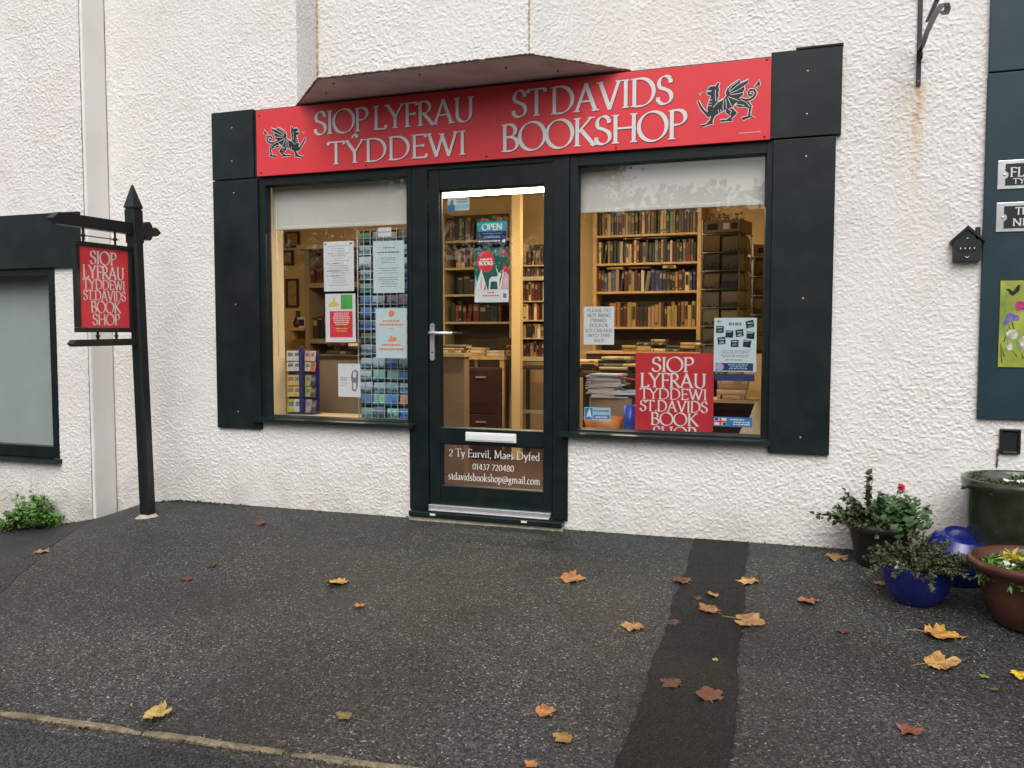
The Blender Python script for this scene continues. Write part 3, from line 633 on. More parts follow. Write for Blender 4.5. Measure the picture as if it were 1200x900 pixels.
# flaking edge bead along the bottom arris of the oriel and the old mastic runs up its corners
def ragged(p0, p1, n, r, name, par, amp):
    pts = []; rs = []
    for i in range(n + 1):
        t = i / n; p = Vector(p0).lerp(Vector(p1), t) + Vector([random.uniform(-amp, amp) for _ in range(3)]); pts.append(p); rs.append(r * random.uniform(.45, 1.3))
    return pts, rs
mb = MB()
for a, b in ((BL, BFL), (BFL, BFR), (BFR, BR)):
    L = math.hypot(b[0] - a[0], b[1] - a[1]); ox, oy = (b[1] - a[1]) / L * .004, -(b[0] - a[0]) / L * .004
    pts, rs = ragged((a[0] + ox, a[1] + oy, BZ - .002), (b[0] + ox, b[1] + oy, BZ - .002), int(L / .012), .0052, '', None, .0022); mb.tube(pts, rs, 6)
mb.build('flaking_edge', M['rustedge'], shop)
mb = MB()
for (a, r) in ((BFL, .007), (BFR, .0045)):
    mb = MB(); pts, rs = ragged((a[0], a[1] - .004, BZ + .02), (a[0], a[1] - .004, 3.7), 110, r, '', None, .0016); mb.tube(pts, rs, 6); mb.build('corner_mastic', M['timbermark'], shop)

# cladding panels
def disc(mb, x, y, z, r):
    return mb.lathe((x, y, z), [(r, -.001), (r * .95, .0012), (r * .6, .0026), (0, .003)], 12, mtx=Matrix.Rotation(R(90), 4, 'X'))
def panel(tl, br, y1, y0, m_, name='cladding_panel', label=None):
    o = bx(name, (tl[0], y0, br[1]), (br[0], y1, tl[1]), m_, shop, bevel=.003)
    if label: o['label'] = label
    return o
def scr(o, pts, y, m_='screw', r=.006):
    for p in pts:
        q = W(*p, 0); mb = MB(); disc(mb, q.x, y, q.z, r); mb.build('screw', M[m_], o)
a = W(251, 134); b = W(302, 209)
o = panel((-3.889, a.z), (-3.56, b.z + .001), -.030, -.0, M['green']); scr(o, [(275, 151), (275, 190)], -.0305)
o = panel((-3.891, b.z - .005), (-3.538, W(259, 500.5).z), -.026, -.0, M['green']); scr(o, [(277, 227), (279, 357), (282, 482)], -.0265)
rt = W(987.7, 55); rm = W(985, 159)
o = panel((-.322, rt.z), (.027, rm.z + .002), -.034, -.0, M['green']); scr(o, [(946.8, 85.5), (945.7, 135.6)], -.0345)
o = panel((-.305, rm.z - .004), (.004, W(971, 533).z), -.028, -.0, M['green']); scr(o, [(944.7, 184.6), (941, 350), (938, 512)], -.0285)
o = bx('flashing', (-.20, -.04, rt.z + .001), (.03, 0, rt.z + .010), M['green'], shop)
# the board behind the sign
bx('fascia_backing', (-3.555, -.022, 2.17), (-.326, 0, 2.60), M['green'], shop)
# teal cladding of the neighbouring shopfront
tz = W(1158, 87).z; tb = W(1146, 490).z
o = panel((.690, 4.2), (3.2, tz + .002), -.030, 0, M['teal'], label='teal upper cladding panel'); 
o = panel((.688, tz - .004), (3.2, tb), -.026, 0, M['teal'], label='teal lower cladding panel')
# fascia over the left-hand window
fz1, fz0 = W(97, 248, -D).z, W(96, 313, -D).z
o = panel((-9, fz1), (-4.86, fz0), -D - .03, -D, M['green'])

# ------------------------------------------------ windows and door (frames 6 cm deep, set behind the face of the cladding)
FY0, FY1, GY = -.012, .055, .022
def frame_bars(name, x0, x1, z0, z1, fl, fr, ft, fb, parent, y0=FY0, y1=FY1, m_='frame'):
    fo = MB().box((x0, y0, z0), (x0 + fl, y1, z1)).build(name, M[m_], parent, bevel=.004)
    bx(name, (x1 - fr, y0, z0), (x1, y1, z1), M[m_], parent, .004)
    bx(name, (x0 + fl + .0005, y0 + .0015, z1 - ft), (x1 - fr - .0005, y1, z1), M[m_], parent, .004)
    bx(name, (x0 + fl + .0005, y0 + .0015, z0), (x1 - fr - .0005, y1, z0 + fb), M[m_], parent, .004)
def bead(x0, x1, z0, z1, parent, yb=.004):
    """sloping glazing bead round a pane"""
    w_ = .014; y0, y1 = FY0 + .005, GY - .003; mb = MB()
    o_ = [(x0 - w_, z0 - w_), (x1 + w_, z0 - w_), (x1 + w_, z1 + w_), (x0 - w_, z1 + w_)]; i_ = [(x0, z0), (x1, z0), (x1, z1), (x0, z1)]
    vs = [(p[0], y0, p[1]) for p in o_] + [(p[0], y1, p[1]) for p in i_] + [(p[0], y1 + .002, p[1]) for p in o_]
    mb.add(vs, [(k, (k + 1) % 4, 4 + (k + 1) % 4, 4 + k) for k in range(4)]); return mb.build('glazing_bead', M['frame'], parent)
def win(px, label):
    """px: glass corners tl, br, frame outer x left/right, top z, bottom z"""
    (tl, br, fx0, fx1, ft, fb) = px
    g0 = W(*tl, GY); g1 = W(*br, GY); c = ((fx0 + fx1) / 2, FY0, fb)
    root = MB(); root.box((g0.x - .012, GY, g1.z - .012), (g1.x + .012, GY + .006, g0.z + .012))
    win_o = root.build('window', M['glass'], shop); win_o['label'] = label
    x0, x1 = g0.x, g1.x; z0, z1 = g1.z, g0.z
    def fb_(a, b, nm='frame'): bx(nm, a, b, M['frame'], win_o, .003)
    fb_((fx0, FY0, fb), (x0 - .010, FY1, ft)); fb_((x1 + .010, FY0, fb), (fx1, FY1, ft))
    fb_((x0 - .0095, FY0 + .0015, z1 + .010), (x1 + .0095, FY1, ft)); fb_((x0 - .0095, FY0 + .0015, fb), (x1 + .0095, FY1, z0 - .010))
    bead(x0, x1, z0, z1, win_o)
    return win_o, (x0, x1, z0, z1)
SB = W(301, 206.8).z; zs_ = W(487, 503).z
wl, GL = win((W_ := ((315.3, 220.3), (479, 491.7)))[0:2] + (W(304, 350).x, -2.452, SB + .01, .585), 'left display window')
wr, GR = win(((681, 197.6), (891, 509)) + (W(668, 350).x, -.3045, SB + .01, .56), 'right display window')
def sill(x0, x1, zt, parent):
    mb = MB(); P = [(.02, zt), (-.045, zt - .008), (-.062, zt - .013), (-.064, zt - .034), (-.052, zt - .034), (-.050, zt - .020), (.02, zt - .020)]
    vs = [(x0, p[0], p[1]) for p in P] + [(x1, p[0], p[1]) for p in P]; n = len(P)
    mb.add(vs, [(i, (i + 1) % n, n + (i + 1) % n, n + i) for i in range(n)]); mb.poly([(p[0], p[1]) for p in P], lambda u, v, k: (x0, u, v)); mb.poly([(p[0], p[1]) for p in P], lambda u, v, k: (x1, u, v))
    return mb.build('sill', M['frame'], parent, fix=True)
sill(-3.585, -2.405, .600, wl); sill(-1.462, -.292, .590, wr)

dz0, dz1 = .060, SB + .005
dx0, dx1 = W(503, 380).x, W(648, 380).x                       # leaf edges
ox0, ox1 = -2.449, W(667, 350).x - .001                       # frame edges
g0, g1 = W(517.5, 226, GY), W(636.9, 504, GY); h0, h1 = W(521, 520.5, GY), W(636.5, 574, GY)
mb = MB()
st_ = [((dx0, dz0 + .03), (g0.x - .006, dz1 - .05)), ((g1.x + .006, dz0 + .03), (dx1, dz1 - .05))]
for (a, b) in st_: mb.box((a[0], FY0 + .006, a[1]), (b[0], FY1, b[1]))
ra, rb = g0.x - .0055, g1.x + .0055
mb.box((ra, FY0 + .0075, g0.z + .006), (rb, FY1, dz1 - .05)); mb.box((ra, FY0 + .0075, h0.z + .006), (rb, FY1, g1.z - .006)); mb.box((ra, FY0 + .0075, dz0 + .03), (rb, FY1, h1.z - .006))
door = mb.build('door', M['frame'], shop, bevel=.004)
for nm, (a, b) in (('upper', (g0, g1)), ('lower', (h0, h1))):
    o = bx('glass_pane', (a.x - .012, GY, b.z - .012), (b.x + .012, GY + .006, a.z + .012), M['glass'], door)
    o['label'] = nm + ' glass pane of the door'
bead(g0.x, g1.x, g1.z, g0.z, door); bead(h0.x, h1.x, h1.z, h0.z, door)
df = MB()
df.box((ox0, FY0 - .003, .055), (dx0 - .004, FY1, SB + .012)); df.box((dx1 + .004, FY0 - .003, .055), (ox1, FY1, SB + .012))
df.box((dx0 - .0035, FY0 - .0015, dz1 - .046), (dx1 + .0035, FY1, SB + .012)); df.build('door_frame', M['frame'], shop, bevel=.004)
bx('mullion_cover', (-2.44, FY0 - .008, .6), (-2.425, FY0 - .003, SB), M['frame'], shop, .001)
bx('mullion_cover', (ox1 - .02, FY0 - .008, .6), (ox1 + .004, FY0 - .0035, SB), M['frame'], shop, .001)
for xj in (-2.4505, ox1 + .003): bx('gap_backing', (xj - .012, FY1 + .001, .03), (xj + .012, FY1 + .02, SB + .01), M['frame'], shop)  # backing strips added to close light gaps beside the door frame
mb = MB(); mb.box((dx0 + .004, FY0 - .022, .070), (dx1 - .004, FY0 + .005, .098)); mb.box((dx0 + .01, FY0 - .035, .060), (dx1 - .01, FY0 + .01, .0695)); mb.build('threshold', M['silver'], shop, bevel=.003)
mb = MB(); mb.box((-2.435, -.065, .022), (-1.445, FY1, .056)); o = mb.build('door_cill', M['frame'], shop, bevel=.006)
for px in (507, 614):
    q = W(px, 606, -.066); bx('drain_cap', (q.x - .018, -.068, .038), (q.x + .018, -.066, .050), M['whiteplastic'], o)
mb = MB(); n = 30; vs = []
for i in range(n + 1):
    x = -2.44 + i * 1.0 / n; vs += [(x, -.045 - random.uniform(0, .012), -.05), (x, -.040 - random.uniform(0, .008), .020), (x, .05, .0215)]
mb.add(vs, [(3 * i + j, 3 * i + 3 + j, 3 * i + 4 + j, 3 * i + 1 + j) for i in range(n) for j in (0, 1)]); mb.build('cement_bed', M['cement'], shop, fix=True)
# letter plate
a, b = W(545, 506, -.02), W(604.5, 519.5, -.02)
lp = MB().box((a.x, -.018, b.z - .001), (b.x, -.004, a.z - .001)).build('letter_plate', M['whiteplastic'], door, bevel=.004)
bx('letter_flap', (a.x + .012, -.022, b.z + .008), (b.x - .012, -.0175, a.z - .012), M['whiteplastic'], lp, .002)
# handle
a, b = W(504.6, 379), W(510.6, 422.5); cx = (a.x + b.x) / 2
hb = MB(); hw = .015; n = 10
pr = [(cx + hw * math.cos(R(t)), a.z - hw + hw * math.sin(R(t))) for t in range(0, 181, 18)] + [(cx + hw * math.cos(R(t)), b.z + hw + hw * math.sin(R(t))) for t in range(180, 361, 18)]
hb.poly(pr, PW(-.014), 0, .010); hd = hb.build('handle', M['silver'], door, fix=True)
hz = W(508, 390).z
mb = MB(); mb.tube([(cx, -.014, hz), (cx, -.048, hz), (cx + .012, -.056, hz), (cx + .06, -.057, hz - .002), (cx + .150, -.052, hz - .004)], [.011, .011, .011, .010, .008], 12); mb.build('lever', M['silver'], hd)
mb = MB(); disc(mb, cx, -.014, b.z + .05, .006); disc(mb, cx, -.014, a.z - .016, .004); mb.build('keyhole', M['black'], hd)
# vinyl lettering on the lower pane
mb = MB(); P = PW(GY - .0008)
def line_px(mb, s, l, r, cap_px, T=.065, t=.045, y=GY - .0008, track=.02):
    a, b = W(*l, y), W(*r, y); c_ = W(l[0], l[1] - cap_px, y).z - a.z
    text(mb, s, a.x, b.x, (a.z + b.z) / 2, c_, PW(y), T, t, track)
line_px(mb, '2 Ty Eurvil, Maes Dyfed', (526, 534.5), (633, 540), 9.3)
line_px(mb, '01437 720480', (553.5, 550), (602.5, 552.8), 8)
line_px(mb, 'stdavidsbookshop@gmail.com', (525.5, 562), (633, 568), 9)
mb.build('lettering', M['white'], door)

# left-hand window in the forward wall
y = -D; lx1 = W(66, 400, y).x; lz0 = .262; gx1 = W(61, 450, y).x
g = MB().box((-6.35, y + .03, .33), (gx1 + .008, y + .036, fz0 + .01)).build('window', M['glass'], shop); g['label'] = 'window of the forward wall, at the far left'
bx('frame', (gx1, y - .008, lz0), (lx1 + .006, y + .06, fz0 - .002), M['frame'], g, .004)
bx('frame', (-6.35, y - .006, lz0), (gx1 - .001, y + .06, .345), M['frame'], g, .004)
bx('frame', (-6.35, y - .006, fz0 - .05), (gx1 - .001, y + .06, fz0 - .002), M['frame'], g, .004)
mb = MB(); x0, x1 = -6.35, lx1 + .022; zt = .262
P = [(y + .02, zt), (y - .045, zt - .008), (y - .05, zt - .030), (y + .02, zt - .030)]
mb.add([(x0, *p) for p in P] + [(x1, *p) for p in P], [(i, (i + 1) % 4, 4 + (i + 1) % 4, 4 + i) for i in range(4)] + [(0, 1, 2, 3), (7, 6, 5, 4)]); mb.build('sill', M['frame'], g, fix=True)
mb = MB(); n = 60
vs = []
for i in range(n + 1):
    x = -6.6 + i * (6.6 - 4.9) / n; vs += [(x, -.05 + .004 * math.sin(i * .5), .2), (x, -.05 + .004 * math.sin(i * .5 + .3), 1.66)]
mb.add(vs, [(2 * i, 2 * i + 2, 2 * i + 3, 2 * i + 1) for i in range(n)], 0, True)
tag(mb.build('net_curtain', M['curtain'], None, (-5.7, -.05, .2)), 'pale grey-green curtain hanging behind the glass of the far left window', 'curtain')

# ------------------------------------------------ the long red sign
s0, s1 = W(300, 129.3, -.045), W(904.5, 67.3, -.045); t0, t1 = W(301, 206.8, -.045), W(902, 163.5, -.045)
SX0, SX1 = (s0.x + t0.x) / 2, (s1.x + t1.x) / 2; SZ1, SZ0 = (s0.z + s1.z) / 2, (t0.z + t1.z) / 2
SY = -.045
sign = thing('shop_sign', 'long red bilingual fascia sign with white lettering and two black dragons above the door', 'sign', ((SX0 + SX1) / 2, SY, SZ0))
bx('sign_board', (SX0, SY, SZ0), (SX1, -.024, SZ1), M['red'], sign, .002)
LY = SY - .0012
for s, l, r, cp, tr in (('SIOP LYFRAU', (368.4, 158.9), (556, 141.7), 27.2, -.02), ('TY^DDEWI', (384, 193.2), (547, 181.2), 26.5, 0),
                    ('ST DAVIDS', (600, 138.6), (789, 121.2), 31.5, 0), ('BOOKSHOP', (587, 179.6), (805, 160.8), 32, -.02)):
    a, b = W(*l, LY), W(*r, LY); c_ = W(l[0], l[1] - cp, LY).z - a.z
    mb = MB(); s = s.replace('SIOP LYFRAU', 'SIOP LYFRAU')
    sh = .0035
    FONT[' '] = (.16 if 'DAV' in s else .22, [])
    text(mb, s, a.x + sh, b.x + sh, (a.z + b.z) / 2 - sh, c_, PW(LY), .115, .036, tr, 1, 0)  # dark offset copy, a shadow painted behind the letters
    text(mb, s, a.x, b.x, (a.z + b.z) / 2, c_, PW(LY), .115, .036, tr, 0, .0015)
    mb.build('lettering', [M['silverletter'], M['lettershadow']], sign)
FONT[' '] = (.30, [])
a, b = W(308.8, 148.3, LY), W(359.5, 186, LY)
dragon(a.x, b.x, W(334, 187, LY).z, W(334, 148, LY).z, PW(LY), True).build('dragon_crest', [M['black'], M['silverletter'], M['timbermark']], sign)
a, b = W(816, 120, LY), W(891.5, 120, LY)
dragon(a.x, b.x, W(853, 147, LY).z, W(853, 94.5, LY).z, PW(LY)).build('dragon_crest', [M['black'], M['silverletter'], M['timbermark']], sign)
mb = MB()
a = W(866, 156.5, LY)
for i in range(9): mb.box((a.x + i * .0125, LY - .0003, a.z), (a.x + i * .0125 + .009, LY, a.z + .003))
mb.build('small_print', M['silverletter'], sign)
for p in ((304, 135.5), (306, 202.5), (904 - 5, 69.5 + 0), (896, 160), (429, 193.5), (570, 183.5), (722, 172.8)):
    q = W(*p, SY); mb = MB(); disc(mb, q.x, SY, q.z, .008); mb.build('screw_cap', M['redscrew'], sign)

# ------------------------------------------------ hanging sign on its black post
PX = -4.150
def PS(x):       # plane square to the wall facing +x: u = y, v = z
    return lambda u, v, k: (x + k, u, v)
py0 = -.405
top = WX(155.5, 216, PX); lean = .05
gzp = float(gz(PX, py0))
root = thing('sign_post', 'black painted post with pointed top and two arms, standing left of the shop window', 'post', (PX, py0, gzp))
shear = Matrix.Identity(4)
def LP(x, y, z): return Vector((PX + x, py0 + y - (z - gzp) * .030, z))
def lbox(mb, x0, x1, y0, y1, z0, z1, ch=.010):
    prof = [(x0 + ch, y0), (x1 - ch, y0), (x1, y0 + ch), (x1, y1 - ch), (x1 - ch, y1), (x0 + ch, y1), (x0, y1 - ch), (x0, y0 + ch)]
    vs = [LP(px, py, z0) for px, py in prof] + [LP(px, py, z1) for px, py in prof]
    return mb.add(vs, [(i, (i + 1) % 8, 8 + (i + 1) % 8, 8 + i) for i in range(8)] + [tuple(range(7, -1, -1)), tuple(range(8, 16))])
h = .039; zc1 = WX(155, 246, PX).z
mb = MB(); lbox(mb, -h, h, -h, h, gzp - .05, 1.72, .012); lbox(mb, -h, h, -h, h, 1.7205, zc1, .003); mb.build('post_shaft', M['post'], root)
mb = MB(); vs = []
for zz, hh in ((zc1 + .002, h * .86), (zc1 + .010, h * .86), (zc1 + .0105, h * 1.02), (zc1 + .02, h * 1.02), (zc1 + (top.z - zc1) * .93, h * .16), (top.z, .001)):
    vs += [LP(sx * hh, sy * hh, zz) for sx, sy in ((-1, -1), (1, -1), (1, 1), (-1, 1))]
mb.add(vs, [(4 * i + j, 4 * i + (j + 1) % 4, 4 * i + 4 + (j + 1) % 4, 4 * i + 4 + j) for i in range(5) for j in range(4)] + [(3, 2, 1, 0)]); mb.build('finial', M['post'], root)
# upper arm with arrow tip and trefoil stub
tip = WX(58, 262, PX); stub = WX(186, 271.5, PX); armz = WX(163, 272, PX).z
def arm(prof, hx, name):
    mb = MB(); n = len(prof); P = lambda u, v, k: (PX + k, u, v)
    mb.poly(prof, P, hx, 2 * hx); return mb.build(name, M['post'], root, fix=True, bevel=.004)
za = armz + .012; yt = tip.y; ys_ = stub.y
pc = py0 - (za - gzp) * .030
arm([(yt, za - .004), (yt + .05, za + .034), (pc - .05, za + .036), (pc + .02, za + .036), (pc + .02, za - .036), (pc - .05, za - .036), (yt + .05, za - .034)], .026, 'upper_arm')
Ls = ys_ - pc
tf = [(pc + .03, za - .030), (pc + .045, za - .030)] + [(pc + .045 + (Ls - .045) * t, za - w_) for t, w_ in ((.12, .034), (.22, .056), (.42, .060), (.52, .040), (.56, .024), (.70, .030), (.84, .022))] + [(ys_, za)]
tf += [(a, 2 * za - b) for a, b in reversed(tf[:-1])]
arm(tf, .020, 'trefoil_stub')
lt = WX(82, 407, PX); lz = WX(160, 400.5, PX).z
pcl = py0 - (lz - gzp) * .03
arm([(lt.y, lz - .008), (lt.y + .025, lz + .016), (pcl + .01, lz + .022), (pcl + .01, lz - .020), (lt.y + .025, lz - .024)], .024, 'lower_arm')
mb = MB(); vs = []
for i in range(16):
    a = 2 * math.pi * i / 16; r1 = random.uniform(.055, .085)
    vs += [(PX + r1 * math.cos(a) * 1.1, py0 + r1 * math.sin(a), gzp - .012 + random.uniform(0, .006)), (PX + .045 * math.cos(a), py0 + .045 * math.sin(a), gzp + .018)]
mb.add(vs, [(2 * i, (2 * i + 2) % 32, (2 * i + 3) % 32, 2 * i + 1) for i in range(16)]); mb.build('mortar_collar', M['cement'], root)

c1, c2, c3, c4 = WX(86, 283, PX), WX(152, 288, PX), WX(89.5, 391.5, PX), WX(155, 387.5, PX)
y0, y1 = (c1.y + c3.y) / 2, (c2.y + c4.y) / 2; z1, z0 = (c1.z + c2.z) / 2, (c3.z + c4.z) / 2
hs_ = thing('hanging_sign', 'small red bilingual sign in a black frame hanging from the arm of the post', 'sign', (PX, (y0 + y1) / 2, z0))
fr = .028; th = .016
bx('sign_panel', (PX - .008, y0 + fr, z0 + fr), (PX + .008, y1 - fr, z1 - fr), M['red'], hs_)
for a, b in (((y0, z0), (y1, z0 + fr)), ((y0, z1 - fr), (y1, z1)), ((y0, z0 + fr + .0005), (y0 + fr, z1 - fr - .0005)), ((y1 - fr, z0 + fr + .0005), (y1, z1 - fr - .0005))):
    bx('frame', (PX - th, a[0], a[1]), (PX + th, b[0], b[1]), M['post'], hs_, .003)
def six_lines(mb, ya, yb, za_, zb, P, T=.12, t=.045):
    Hh = za_ - zb; rows = [('SIOP', .21, .75, .045, .165), ('LYFRAU', .06, .91, .225, .162), ('TYDDEWI', .06, .92, .397, .122), ('ST.DAVIDS', .06, .93, .532, .126), ('BOOK', .20, .81, .670, .142), ('SHOP', .23, .79, .826, .140)]
    for s, a, b, tp, hh in rows:
        text(mb, s, ya + (yb - ya) * a, ya + (yb - ya) * b, za_ - (tp + hh) * Hh, hh * Hh, P, T, t, .0)
mb = MB(); six_lines(mb, y0 + fr, y1 - fr, z1 - fr, z0 + fr, PS(PX + .0085)); mb.build('lettering', M['silverletter'], hs_)
mb = MB(); six_lines(mb, -(y1 - fr), -(y0 + fr), z1 - fr, z0 + fr, lambda u, v, k: (PX - .0085 - k, -u, v)); mb.build('lettering', M['silverletter'], hs_)
for yy in (y0 + .07, y1 - .12):
    MB().tube([(PX, yy, z1), (PX, yy, z1 + .027), (PX, yy, z1 + .028), (PX, yy, z1 + .042), (PX, yy, z1 + .043), (PX, yy, za - .034)], [.0065, .0065, .013, .013, .0065, .0065], 8).build('hanger', M['iron'], hs_)
MB().tube([(PX, y0 + .03, z1 + .035), (PX, y1 - .09, z1 + .035)], .0035, 6).build('hanging_rod', M['iron'], hs_)
for yy in (y0 + .16, y1 - .13): MB().tube([(PX, yy, lz + .012), (PX, yy, z0 - .031), (PX, yy, z0 - .030), (PX, yy, z0 - .015), (PX, yy, z0 - .014), (PX, yy, z0)], [.007, .007, .012, .012, .007, .007], 8).build('lower_hanger', M['iron'], hs_)

# ------------------------------------------------ iron bracket, key safe, plaques, flower panel, drain hole
bxx = W(1078, 60).x - .004
br = thing('hanging_bracket', 'black iron bracket with a scrolled end, at the top right of the white wall', 'bracket', (bxx, 0, 2.4))
zb_ = W(1076, 101).z
bx('wall_bar', (bxx - .011, -.016, zb_), (bxx + .011, -.006, 3.35), M['iron'], br, .002)
q1 = WX(1106, 14, bxx + .02)
mb = MB(); zl = W(1079, 60).z
yq, zq = -.30, None
a = WX(1104, 6, bxx)
curve = [(bxx + .002, -.018, zl)]
for px, py in ((1081.5, 52), (1086, 38), (1092, 25), (1098, 13), (1104, 5.5), (1109, 4.5), (1110.5, 10), (1108, 16), (1104.5, 14)):
    q = WX(px, py, bxx + .002); curve.append((bxx + .002, min(-.018, q.y), q.z))
c2_ = []
for i in range(len(curve) - 1):
    for k in range(3): c2_.append(Vector(curve[i]).lerp(Vector(curve[i + 1]), k / 3))
c2_.append(Vector(curve[-1]))
def flat_bar(mb, pts, hw, ht):
    vs = []
    for i, p in enumerate(pts):
        p = Vector(p); t = (Vector(pts[min(i + 1, len(pts) - 1)]) - Vector(pts[max(0, i - 1)])).normalized(); n_ = Vector((1, 0, 0)).cross(t).normalized()
        for sx, sn in ((-1, -1), (1, -1), (1, 1), (-1, 1)): vs.append(p + Vector((sx * hw, 0, 0)) + n_ * ht * sn)
    m_ = len(pts); mb.add(vs, [(4 * i + j, 4 * i + (j + 1) % 4, 4 * i + 4 + (j + 1) % 4, 4 * i + 4 + j) for i in range(m_ - 1) for j in range(4)] + [(3, 2, 1, 0), tuple(4 * m_ - 4 + j for j in range(4))])
flat_bar(mb, c2_, .011, .004); mb.build('scroll', M['iron'], br, fix=True)
mb = MB(); e1 = WX(1098, 0, bxx); e0 = WX(1087, 25, bxx)
flat_bar(mb, [(bxx, e0.y, e0.z), (bxx, e1.y, e1.z), (bxx, e1.y * 1.5 - .05, e1.z + .25)], .009, .004); mb.build('brace', M['iron'], br, fix=True)
bx('top_arm', (bxx - .011, -.62, 3.338), (bxx + .011, -.017, 3.35), M['iron'], br)
zk = W(1080, 66).z; mb = MB(); mb.tube([(bxx + .006, -.017, zk - .018), (bxx + .008, -.038, zk - .018), (bxx + .008, -.044, zk), (bxx + .006, -.036, zk + .018), (bxx + .004, -.022, zk + .012)], .007, 8); mb.build('curl', M['iron'], br)
mb = MB(); disc(mb, bxx, -.016, W(1076.5, 96).z, .004); mb.build('screw', M['screw'], br)

k0, k1 = W(1113, 267), W(1152, 307); kx0, kx1 = k0.x + .014, k1.x - .016; kzr = W(1132, 284).z; kc = (kx0 + kx1) / 2
ks = thing('key_safe', 'small black house-shaped key safe with four number wheels, fixed to the white wall', 'key safe', (kc, 0, k1.z))
mb = MB(); mb.poly([(kx0, k1.z + .004), (kx1, k1.z + .004), (kx1, kzr), (kc, k0.z - .010), (kx0, kzr)], PW(0), .045, .050); mb.build('case', M['black'], ks, fix=True, bevel=.004)
mb = MB(); mb.poly([(k0.x, kzr - .006), (kc, k0.z - .014), (k1.x, kzr - .006), (k1.x, kzr + .006), (kc, k0.z + .004), (k0.x, kzr + .006)], PW(0), .055, .055); mb.build('roof', M['post'], ks, fix=True)
bx('chimney', (kc + .035, -.045, kzr + .01), (kc + .055, -.015, k0.z - .006), M['post'], ks)
for i in range(4):
    x = kc - .030 + i * .020; o = bx('number_wheel', (x - .006, -.0505, kzr - .045), (x + .006, -.0455, kzr - .020), M['iron'], ks)
    bx('digit', (x - .002, -.0512, kzr - .037), (x + .002, -.0506, kzr - .029), M['white'], o)
mb = MB(); mb.tube([(kc - .010, -.046, k1.z + .026), (kc, -.048, k1.z + .020), (kc + .010, -.046, k1.z + .026)], .002, 5); disc(mb, kc, -.0455, kzr + .015, .004); mb.build('catch', M['silver'], ks)

PTY = -.026
def plaque(tlx, tly, blx, bly, lines, label):
    a, b = W(tlx, tly, PTY - .012), W(blx, bly, PTY - .012); x0 = (a.x + b.x) / 2; x1 = x0 + .46
    t = thing('name_plaque', label, 'plaque', ((x0 + x1) / 2, PTY, b.z))
    bx('backplate', (x0, PTY - .006, b.z), (x1, PTY, a.z), M['silver'], t, .002)
    hh = a.z - b.z
    mb = MB(); m = .034; n = .018; q = []
    for cx_, cz_, a0 in ((x0 + m, b.z + n, 1), ): pass
    zc = (a.z + b.z) / 2
    pts = [(x0 + m, b.z + n), (x1 - m, b.z + n), (x1 - m, a.z - n), (x0 + m, a.z - n), (x0 + m, zc + .018)] + [(x0 + m + .014 * math.sin(R(t_)), zc + .018 * math.cos(R(t_))) for t_ in range(20, 161, 20)] + [(x0 + m, zc - .018)]
    mb.poly(pts, PW(PTY - .006), .004, .004); mb.build('face', M['black'], t, fix=True)
    mb = MB(); disc(mb, x0 + .030, PTY - .006, zc, .007); mb.build('screw', M['silver'], t)
    mb = MB()
    for s, dx, dz, cp, wd in lines: text(mb, s, x0 + dx, x0 + dx + wd, a.z - dz, cp, PW(PTY - .0105), .12, .06, .04)
    mb.build('lettering', M['silverletter'], t)
plaque(1170, 188, 1168.5, 222, [('FLA', .052, .082, .045, .105), ('TY E', .066, .115, .026, .085)], 'black and silver name plaque lettered FLA, upper of two on the teal panel')
plaque(1168, 237.5, 1167, 272, [('TH', .082, .062, .036, .060), ('NE', .070, .115, .036, .068)], 'black and silver name plaque lettered TH NE, lower of two on the teal panel')
a, b = W(1172, 329, PTY - .006), W(1170, 430, PTY - .006)
fp = thing('flower_panel', 'painted panel of garden flowers and a dark butterfly on lime green, on the teal cladding', 'picture', (a.x + .15, PTY, b.z))
fx0 = (a.x + b.x) / 2; bx('board', (fx0, PTY - .006, b.z), (fx0 + .30, PTY, a.z), mat('lime_green_paint', (.36, .40, .05), .5, var=.35, scale=9, grime=((.10, .20, .05), 6, .8)), fp)
PP = PW(PTY - .0065)
def blob(cx_, cz_, r, n=9, j=.35, sq=1): return [(cx_ + r * random.uniform(1 - j, 1) * math.cos(2 * math.pi * i / n), cz_ + sq * r * random.uniform(1 - j, 1) * math.sin(2 * math.pi * i / n)) for i in range(n)]
hz_ = a.z - b.z
mb = MB()
for i in range(46):
    x = fx0 + random.uniform(.01, .29); z = b.z + random.uniform(.0, .24) ** 1.05; L = random.uniform(.04, .13); dx = random.uniform(-.04, .04); L = min(L, a.z - z - .01)
    dx = min(max(dx, fx0 + .005 - x), fx0 + .295 - x)
    mb.add([PP(x - .003, z, .0001 * (i % 7)), PP(x + .004, z, .0001 * (i % 7)), PP(x + dx, z + L, .0001 * (i % 7))], [(0, 1, 2)], i % 2)
mb.build('painted_leaves', [M['greenink'], M['fgreen']], fp)
for nm, col, ps in (('magenta', (.42, .03, .16), [(.085, .30, .028), (.20, .22, .03)]), ('violet', (.16, .13, .40), [(.050, .245, .024), (.030, .22, .016), (.075, .235, .018), (.24, .30, .03)]),
                    ('pale', (.55, .50, .42), [(.060, .155, .030), (.105, .125, .030), (.045, .10, .02), (.18, .12, .03), (.25, .17, .03)]), ('lilac', (.35, .35, .48), [(.115, .10, .022), (.15, .18, .02)])):
    mb = MB()
    for i, (x, z, r) in enumerate(ps):
        for q in range(3): mb.poly(blob(fx0 + x + random.uniform(-.008, .008), b.z + z + random.uniform(-.008, .008), r * (1 - .25 * q)), PP, .0009 + .0002 * q + .0001 * (i % 2))
    mb.build('painted_' + 'flowers', mat(nm + '_paint', col, .5, var=.6, scale=45), fp)
